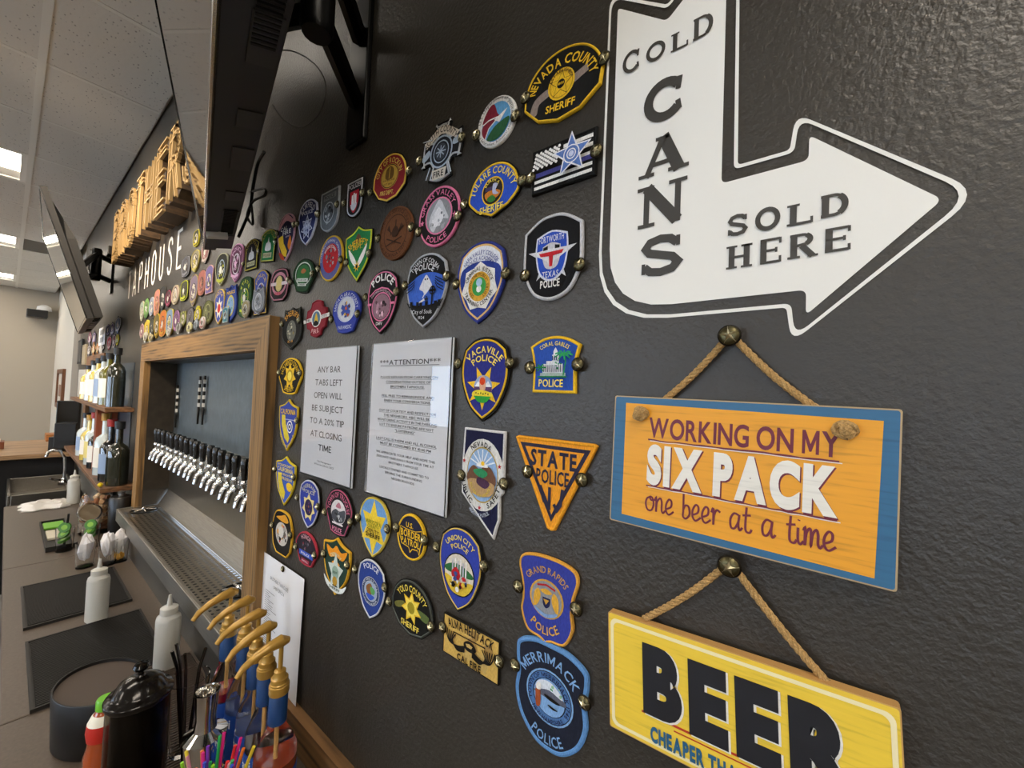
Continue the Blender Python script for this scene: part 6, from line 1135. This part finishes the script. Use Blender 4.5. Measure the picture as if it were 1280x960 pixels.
# coloured stir straws in a holder
t = thing('straw_cup', 'short clear cup full of coloured stir straws in front of the pump bottles', 'cup', (-.765, -.212, CT+.009))
MB().lathe([(.03, 0), (.036, .105), (.034, .105), (.028, .006)], n=28).build('cup_wall', mat('ffffff', .02, 0, 'glass', ior=1.25), t)
SCOL = [('e02a8a', 'pink'), ('8ad02a', 'lime green'), ('f0d83a', 'yellow'), ('e87a28', 'orange'), ('3a50c8', 'blue'), ('2aa85a', 'green'), ('e8a0b8', 'pale pink'), ('7a3ab0', 'purple'), ('d83030', 'red')]
for k in range(27):
    c, nm = SCOL[k % 9]; a = R_.uniform(0, 2*PI); r = math.sqrt(R_.random()); bx_, by_ = .016*r*math.cos(a), .016*r*math.sin(a); tx_, ty_ = .034*r*math.cos(a)+R_.uniform(-.006, .006), .034*r*math.sin(a)+R_.uniform(-.006, .006)
    L_ = R_.uniform(.165, .192); o = MB().tube([(bx_, by_, .0), (tx_*.8+bx_*.2, ty_*.8+by_*.2, L_*.6), (tx_*1.5, ty_*1.5, L_)], .0025, 7).build('stir_straw', mat(c, .35), loc=(-.765, -.212, CT+.0155))
    tag(o, '%s plastic stir straw in the bunch in front of the pump bottles' % nm, 'straw', '%s stir straws' % nm)
# ================================================================== FAR COUNTER ITEMS
gc = mat('ffffff', .02, 0, 'glass', ior=1.2); wrap = mat('e6e4e6', .35)
def wad(mb, c, r, seed, n=7, sz=1.0):
    R = random.Random(seed); vs = []
    for j in range(6):
        for i in range(n*2):
            a = PI*i/n; b = PI*j/5; k = r*R.uniform(.75, 1.15); vs.append((c[0]+k*math.sin(b)*math.cos(a), c[1]+k*math.sin(b)*math.sin(a), c[2]+k*math.cos(b)*sz))
    m = n*2; mb.add(vs, [(j*m+i, j*m+(i+1) % m, (j+1)*m+(i+1) % m, (j+1)*m+i) for j in range(5) for i in range(m)])
for lab, x, y, kind in (('short glass stuffed with clear plastic wrap, leftmost of the three wrapped ones', -2.43, -.205, 0), ('short glass with wrapped white packet, middle of the three', -2.40, -.142, 1), ('short glass with plastic wrap and a yellow piece, nearest the drip tray', -2.41, -.104, 2), ('short glass with lime slices and a dark picker, left one', -2.72, -.245, 3), ('short glass with lime slices in front of the jar', -2.70, -.165, 4)):
    t = glass('rocks_glass', lab, x, y, .027, .0315, .105, 'short glasses on the back counter', m=gc)
    if kind < 3:
        o = MB(); wad(o, (0, 0, .075), .024, kind+3, sz=2.2); o = o.build('plastic_wrap', wrap, loc=(x, y, CT+.01)); tag(o, 'crumpled pale wrapper standing in a short glass, %s' % ['leftmost', 'middle', 'nearest the drip tray'][kind], 'wrapper', 'wrappers in short glasses')
        if kind == 2: o = MB(); wad(o, (0, 0, .02), .02, 9); o = o.build('lemon_wedge', mat('d8a03a', .4), loc=(x, y, CT+.008)); tag(o, 'yellow lemon piece in the glass nearest the drip tray', 'lemon')
    else:
        for k in range(3):
            M_ = Matrix.Translation((0, 0, .04+.03*k)) @ Matrix.Rotation(.5+.35*k, 4, 'X') @ Matrix.Rotation(.5*k, 4, 'Y')
            s_ = MB().lathe([(.001, 0), (.021, 0), (.0215, .009), (.001, .010)], n=16, M=M_).build('lime_slice', mat('86b83a', .4), loc=(x, y, CT+.006)); tag(s_, 'green lime slice in the %s short glass, %s from the bottom' % (['left', 'right'][kind-3], ORD[k]), 'lime', 'lime slices in short glasses')
            MB().lathe([(.0214, -.0005), (.0228, .0045), (.0214, .0095)], n=16, M=M_).build('rind', mat('3f7a1e', .4), s_)
o = MB().tube([(-.01, 0, .01), (.012, .006, .16)], .004, 8).build('picker', mat('141414', .4), loc=(-2.72, -.245, CT+.008)); tag(o, 'dark stick standing in the left lime glass', 'stick')
t = thing('cork_jar', 'tall glass jar of bottle corks with a steel-rimmed lid leaning on it', 'jar', (-2.95, -.125, CT)); MB().lathe([(.001, 0), (.058, 0), (.062, .006), (.062, .15), (.055, .175), (.05, .2), (.048, .2), (.053, .173), (.059, .15), (.059, .009), (.001, .009)], n=32).build('glass_wall', gc, t)
for k in range(46):
    a = R_.uniform(0, 2*PI); r = .042*math.sqrt(R_.random()); z = .024+.022*(k//6); d = Vector((R_.uniform(-1, 1), R_.uniform(-1, 1), R_.uniform(-.6, .6))).normalized()*.016; c = Vector((r*math.cos(a), r*math.sin(a), z))
    o = MB().tube([c-d, c+d], .0105, 9).build('cork', mat(['b5875a', 'c99f74', '8a5a3c', 'd8c0a0'][k % 4], .8), loc=(-2.95, -.125, CT)); tag(o, 'used bottle cork in the tall glass jar', 'cork', 'corks in the glass jar')
M_ = Matrix.Translation((-2.88, -.150, CT+.122)) @ Matrix.Rotation(math.radians(62), 4, Vector((-.25, .97, 0)))
t = thing('jar_lid', 'round glass lid with steel rim leaning against the cork jar', 'lid'); M_ = Matrix.Translation((.004, -.006, 0)) @ M_; t.matrix_world = M_
MB().lathe([(.04, -.004), (.046, -.004), (.047, .0), (.046, .004), (.04, .004), (.039, 0), (.04, -.004)], n=30).build('rim', mat('d0d0d0', .15, 1), t); MB().lathe([(.001, 0), (.0395, 0)], n=30).build('glass_disc', mat('a89880', .1, 0, coat=.5), t)
t = thing('garnish_tray', 'flat black tray with a lime green strip and white napkins', 'tray', (-3.0, -.255, CT), (0, 0, 0)); MB().box(-.26, .26, -.045, .045, 0, .008).build('base', darkc, t, bevel=.002); 
q = MB(); q.box(-.26, .26, -.045, -.04, .008, .022); q.box(-.26, .26, .04, .045, .008, .022); q.box(.255, .26, -.04, .04, .008, .022); q.box(-.26, -.255, -.04, .04, .008, .022); q.build('rim', darkc, t)
o = MB().box(-.07, .05, -.036, .036, 0, .01).build('green_strip', mat('7cc53a', .4), loc=(-3.16, -.255, CT+.0085), bevel=.003); tag(o, 'bright green strip at the far end of the black tray', 'strip')
for k in range(2): o = MB().box(-.06, .09, -.016, .016, 0, .012).build('napkin_stack', mat('d8d0bc', .8), loc=(-2.99, -.272+.034*k, CT+.0085), bevel=.002); tag(o, 'folded cream napkins in the black tray, %s stack' % ['left', 'right'][k], 'napkins', 'napkin stacks')
for k, (x0, x1, y0, y1, col, zz) in enumerate(((-3.84, -3.62, -.36, -.17, 'e8e4de', .001), (-4.02, -3.87, -.30, -.15, '5a5650', .001))):
    q = MB(); n = 16; m = 10; R = random.Random(k+8); ph = [R.uniform(0, 6) for _ in range(4)]
    hf = lambda i, j: .012+.010*math.sin(i*.9+ph[0])*math.cos(j*.8+ph[1])+.006*math.sin(i*1.9+j*1.3+ph[2])
    vs = []
    for L_ in (1, 0):
        for j in range(m+1):
            for i in range(n+1):
                e = min(i, n-i, j, m-j); wob = .012*math.sin(j*1.3+ph[3]); zt = hf(i, j)*min(1, e/2.0)+.005
                vs.append((x0+(x1-x0)*i/n+wob, y0+(y1-y0)*j/m+.01*math.sin(i), zt if L_ else .0))
    N_ = (n+1)*(m+1); q.add(vs, [(j*(n+1)+i, j*(n+1)+i+1, (j+1)*(n+1)+i+1, (j+1)*(n+1)+i) for j in range(m) for i in range(n)]+[(N_+j*(n+1)+i, N_+(j+1)*(n+1)+i, N_+(j+1)*(n+1)+i+1, N_+j*(n+1)+i+1) for j in range(m) for i in range(n)], 0, True)
    if k == 0: o = q.build('bar_towel', mat(col, .9), loc=(0, 0, CT+zz)); tag(o, 'crumpled white bar towel at the far end of the counter', 'towel')
# underbar sink beyond the counter end
sk = thing('bar_sink', 'low stainless steel bar sink beyond the far counter end', 'sink', (-4.62, -.24, .88)); st2 = mat('a5a19a', .3, 0, 'steel', st=(2, 60, 60))
q = MB(); q.box(-.36, .36, -.165, -.15, -.10, .02); q.box(-.36, .36, .14, .155, -.10, .02); q.box(.345, .36, -.15, .14, -.10, .02); q.box(-.36, -.345, -.15, .14, -.10, .02); q.box(-.345, .345, -.15, .14, -.10, -.09); q.build('basin', st2, sk, bevel=.003)
MB().box(-.34, .34, -.14, .13, -.88, -.10).build('stand', mat('1a1a1c', .5), sk)
fc = thing('sink_faucet', 'chrome gooseneck faucet curving over the steel sink', 'faucet', (-4.5, -.14, .90)); MB().tube([(0, 0, 0), (0, 0, .12), (0, -.005, .2), (0, -.03, .25), (0, -.065, .262), (0, -.09, .245), (0, -.096, .215)], .009, 10).build('spout', chrome, fc)
MB().lathe([(.03, 0), (.03, .02), (.018, .03), (.012, .05)], n=16).build('base', chrome, fc)
MB().tube([(0, 0, .03), (.02, -.05, .04), (.02, -.075, .055)], .008, 8, rs=[.008, .012, .006]).build('lever', chrome, fc)
# steel ice rail between counter and bottle shelf
t = thing('steel_rail', 'short bent stainless steel rail box at the far end of the counter', 'rail', (-3.6, -.06, CT)); MB().box(-.62, .40, -.03, .05, .13, .18).build('top_channel', st2, t, bevel=.003); MB().box(-.60, .38, -.02, .045, 0, .13).build('front_panel', mat('77756f', .35, .8), t)
t.location.x = -3.75
# dark bags / jug shapes behind jar
t = thing('ice_bucket', 'black insulated bucket standing in shadow behind the cork jar', 'bucket', (-2.80, -.055, CT)); MB().lathe([(.045, 0), (.05, .1), (.052, .19), (.045, .2), (.0, .2)], n=24, sy=.9).build('body', mat('101012', .35), t); MB().lathe([(.012, .2), (.012, .215), (.018, .222), (0, .228)], n=14).build('knob', mat('8a8a8a', .3, .8), t)
# bottle shelf unit
wsh = mat('6b4a2e', .6, 0, 'wood', axis='x'); wshz = mat('7a5634', .6, 0, 'wood', axis='z')
sh = thing('bottle_shelf', 'brown wooden two-level bottle shelf left of the tap frame', 'shelf', (-4.95, 0, 1.15))
def bs(mb, x0, x1, y0, y1, z0, z1): return mb.box(x0+4.95, x1+4.95, y0, y1, z0-1.15, z1-1.15)
bs(MB(), -4.95, -4.0, -.03, 0, 1.80, 1.885).build('top_board', wsh, sh, bevel=.003); bs(MB(), -4.95, -4.83, -.03, 0, 1.13, 1.80).build('side_post', wshz, sh, bevel=.003)
bs(MB(), -4.83, -3.0, -.115, 0, 1.525, 1.548).build('shelf_board', wsh, sh, bevel=.002); bs(MB(), -4.83, -2.84, -.13, 0, 1.13, 1.152).build('shelf_board', wsh, sh, bevel=.002)
bs(MB(), -3.5, -3.42, -.1, -.01, 1.152, 1.525).build('divider', mat('7a3c22', .6, 0, 'wood', axis='z'), sh); bs(MB(), -4.83, -3.05, -.006, -.001, 1.152, 1.80).build('back_sheet', mat('6a7480', .4, 0, 'steel', st=(9, 3, 5)), sh)
def spirit(label, x, y, z, r, h, body, lab, cap, neck=.3, sq=False, group='spirit bottles on the wall shelf'):
    t = thing('spirit_bottle', label, 'bottle', (x, y, z), group=group); n = 24
    hb = h*(1-neck); MB().lathe([(.001, 0), (r, 0), (r, hb*.86), (r*.8, hb*.97), (r*.36, hb*1.06), (r*.33, h*.9)], n=n, sy=.85).build('bottle_body', body, t)
    MB().lathe([(r*1.01, hb*.2), (r*1.01, hb*.72)], n=n, sy=.85).build('front_label', lab, t); MB().lathe([(r*.4, h*.88), (r*.42, h), (0, h)], n=14).build('cap', cap, t); return t
bg_ = [mat('5a5a20', .05, 0, coat=1.0), mat('c9b55a', .05, 0, coat=1.0), mat('20231a', .05, 0, coat=1.0), mat('b8c4c8', .05, 0, coat=1.0), mat('101418', .05, 0, coat=1.0)]
lb_ = [mat('e8e4da', .5), mat('d8c87a', .5), mat('8aa0c0', .5), mat('20241a', .15, 0, coat=.6)]
UP = [(-4.35, 1, 0, 'golden bottle with white label', .25), (-4.08, 3, 0, 'clear bottle with white label and dark cap', .28), (-3.84, 1, 0, 'pale amber bottle with white label', .29), (-3.62, 3, 2, 'clear bottle with blue foot', .3), (-3.40, 0, 0, 'olive bottle with white label', .31), (-3.14, 2, 3, 'tall dark green bottle at the near end', .33)]
for i, (x, b, l, d, h) in enumerate(UP): spirit('%s, %s along the upper shelf' % (d, ORD[i]), x, -.062, 1.548, .05 if i < 5 else .046, h, bg_[b], lb_[l], mat('16181c', .4))
LO = [(-4.2, 3, 2, 'clear bottle with pale blue label', .3), (-3.96, 1, 0, 'amber bottle with cream label', .3), (-3.74, 3, 1, 'clear bottle with yellow label', .33), (-3.56, 4, 0, 'dark bottle with red cap', .31), (-3.30, 3, 0, 'clear bottle with gold neck and white label', .35), (-3.08, 4, 2, 'navy bottle with blue label', .33), (-2.92, 2, 3, 'large dark jug-like bottle at the near end', .33)]
for i, (x, b, l, d, h) in enumerate(LO): spirit('%s, %s along the lower shelf' % (d, ORD[i]), x, -.072 if i < 6 else -.062, 1.152, .052, h, bg_[b], lb_[l], mat(['16181c', 'a07a28', '8a2020'][i % 3], .4), .38)
o = MB(); wad(o, (0, 0, .010), .011, 5); o = o.build('rubber_duck', mat('e8d020', .4), loc=(-2.905, -.122, 1.152)); tag(o, 'tiny yellow toy at the foot of the large dark bottle', 'toy')
# white notice and hanging papers far left
x, z, w, h, r = (-4.3733, 2.0258, 0.3279, 0.1371, -1.9134)
t = thing('notice', 'small white notice with two grey panels among the far patches', 'paper', (x, -.004, z)); MB().box(-w/2, w/2, -.003, 0, -h/2, h/2).build('sheet', paper, t); q = MB(); q.poly([(-w*.3, h*.08), (w*.3, h*.08), (w*.3, h*.38), (-w*.3, h*.38)], -.004); q.poly([(-w*.3, -h*.35), (w*.3, -h*.35), (w*.3, -h*.06), (-w*.3, -h*.06)], -.004); q.build('printed_panel', mat('9aa0a8', .6), t)
for lab, g_, c in (('dark framed panel high at the far end of the wall', (-5.7186, 1.9546, 0.3338, 0.2322, -3.2632), '2b2e33'), ('beige paper panel beside the dark framed one', (-5.3633, 1.9160, 0.2684, 0.1826, -3.0150), 'b8a888'), ('white papers hanging above the black terminal', (-5.3681, 1.6480, 0.5804, 0.2616, -3.0953), 'd0ccc2')):
    x, z, w, h, r = g_; t = thing('wall_panel', lab, 'panel', (x, -.004, z)); MB().box(-w/2, w/2, -.012, 0, -h/2, h/2).build('board', mat(c, .6), t); MB().box(-w/2+.02, w/2-.02, -.014, -.012, -h/2+.02, h/2-.02).build('face', mat(c, .4), t)
# far bar, terminal, block, picture, camera
t = thing('far_bar', 'wood-topped bar crossing the far end, black below', 'bar', (-5.5, -1.2, 0)); MB().box(-.52, .58, -2.0, 1.16, 1.05, 1.085).build('bar_top', mat('a5835f', .4, 0, 'wood', axis='y', dark=.8), t, bevel=.004); MB().box(-.46, .48, -1.95, 1.15, 0, 1.05).build('front_panel', mat('0b0c12', .5), t)
t = thing('pos_terminal', 'black touchscreen terminal standing at the far end beside the shelf', 'terminal', (-5.06, -.14, 1.085), (0, 0, math.radians(-20)))
MB().box(-.02, .02, -.03, .11, .12, .42).build('monitor', mat('0a0a0b', .2, 0, coat=.5), t, bevel=.006); MB().box(.021, .024, -.02, .10, .13, .41).build('display', scr, t); MB().box(-.05, .06, -.05, .04, 0, .12).build('stand', mat('141414', .4), t, bevel=.004)
MB().box(.05, .10, -.01, .12, .03, .24).build('card_reader', mat('0c0c0e', .25, 0, coat=.5), t, bevel=.006)
t = thing('wooden_block', 'small orange-brown wooden stand on the far bar beside the terminal', 'block', (-5.35, -.14, 1.085)); MB().box(-.1, .1, -.07, .05, .06, .12).build('top_block', mat('a8682c', .5, 0, 'wood', axis='y', dark=.7), t, bevel=.003); MB().box(-.04, .04, -.04, .03, 0, .06).build('foot', mat('96581f', .5), t)
t = thing('napkin_caddy', 'brown and white napkin caddy on the far bar at the left edge', 'caddy', (-5.45, -.50, 1.085)); MB().box(-.07, .07, -.07, .07, 0, .06).build('tray', mat('7a4428', .5), t, bevel=.003); MB().box(-.05, .05, -.05, .05, .0605, .075).build('napkins', mat('d8c8b8', .8), t)
q_ = ((-8.9065, 1.8130), (-7.9219, 1.8576), (-7.8885, 1.2363), (-8.8543, 1.2734)); x0 = max(-9.9, (q_[0][0]+q_[3][0])/2); x1 = (q_[1][0]+q_[2][0])/2; z1 = q_[0][1]; z0 = q_[3][1]
t = thing('picture_frame', 'brown framed picture on the pale far wall', 'picture', ((x0+x1)/2, .04, (z0+z1)/2)); w = x1-x0; h = z1-z0; q = MB()
for a in ((-w/2, w/2, h/2-.06, h/2), (-w/2, w/2, -h/2, -h/2+.06), (-w/2, -w/2+.1, -h/2+.06, h/2-.06), (w/2-.1, w/2, -h/2+.06, h/2-.06)): q.box(a[0], a[1], -.03, 0, a[2], a[3])
q.build('frame', mat('6b4226', .5), t); MB().box(-w/2+.1, w/2-.1, -.012, 0, -h/2+.06, h/2-.06).build('picture_mat', mat('d8d2c4', .7), t); MB().box(-w*.22, w*.22, -.016, -.012, -h*.2, h*.1).build('image', mat('8a6a5a', .7), t)
t = thing('security_camera', 'white ceiling-corner security camera with black body on the far wall', 'camera', (-10.12, -.12, 2.80)); Mx = Matrix.Rotation(PI/2, 4, 'Y')
MB().lathe([(.06, 0), (.06, .03), (.03, .05), (.03, .12)], (0, 0, 0), 18, M=Mx).build('mount', mat('d8d8d8', .4), t); MB().box(.08, .34, -.18, .04, -.17, -.05).build('camera_body', mat('0c0c0e', .3), t, bevel=.01)
MB().lathe([(.085, -.0), (.075, .06), (.03, .09), (0, .095)], (.17, .0, -.04), 18).build('dome', mat('e0e0e0', .4), t)
# fridge fronts seen past the counter edge
o = thing('floor_mat', 'black rubber floor mat running along the bar on the floor', 'mat', (-2.6, -1.0, 0)); MB().box(-1.6, 1.0, -.5, .5, 0.0005, .012).build('rubber', mat('0e0e0e', .6), o)
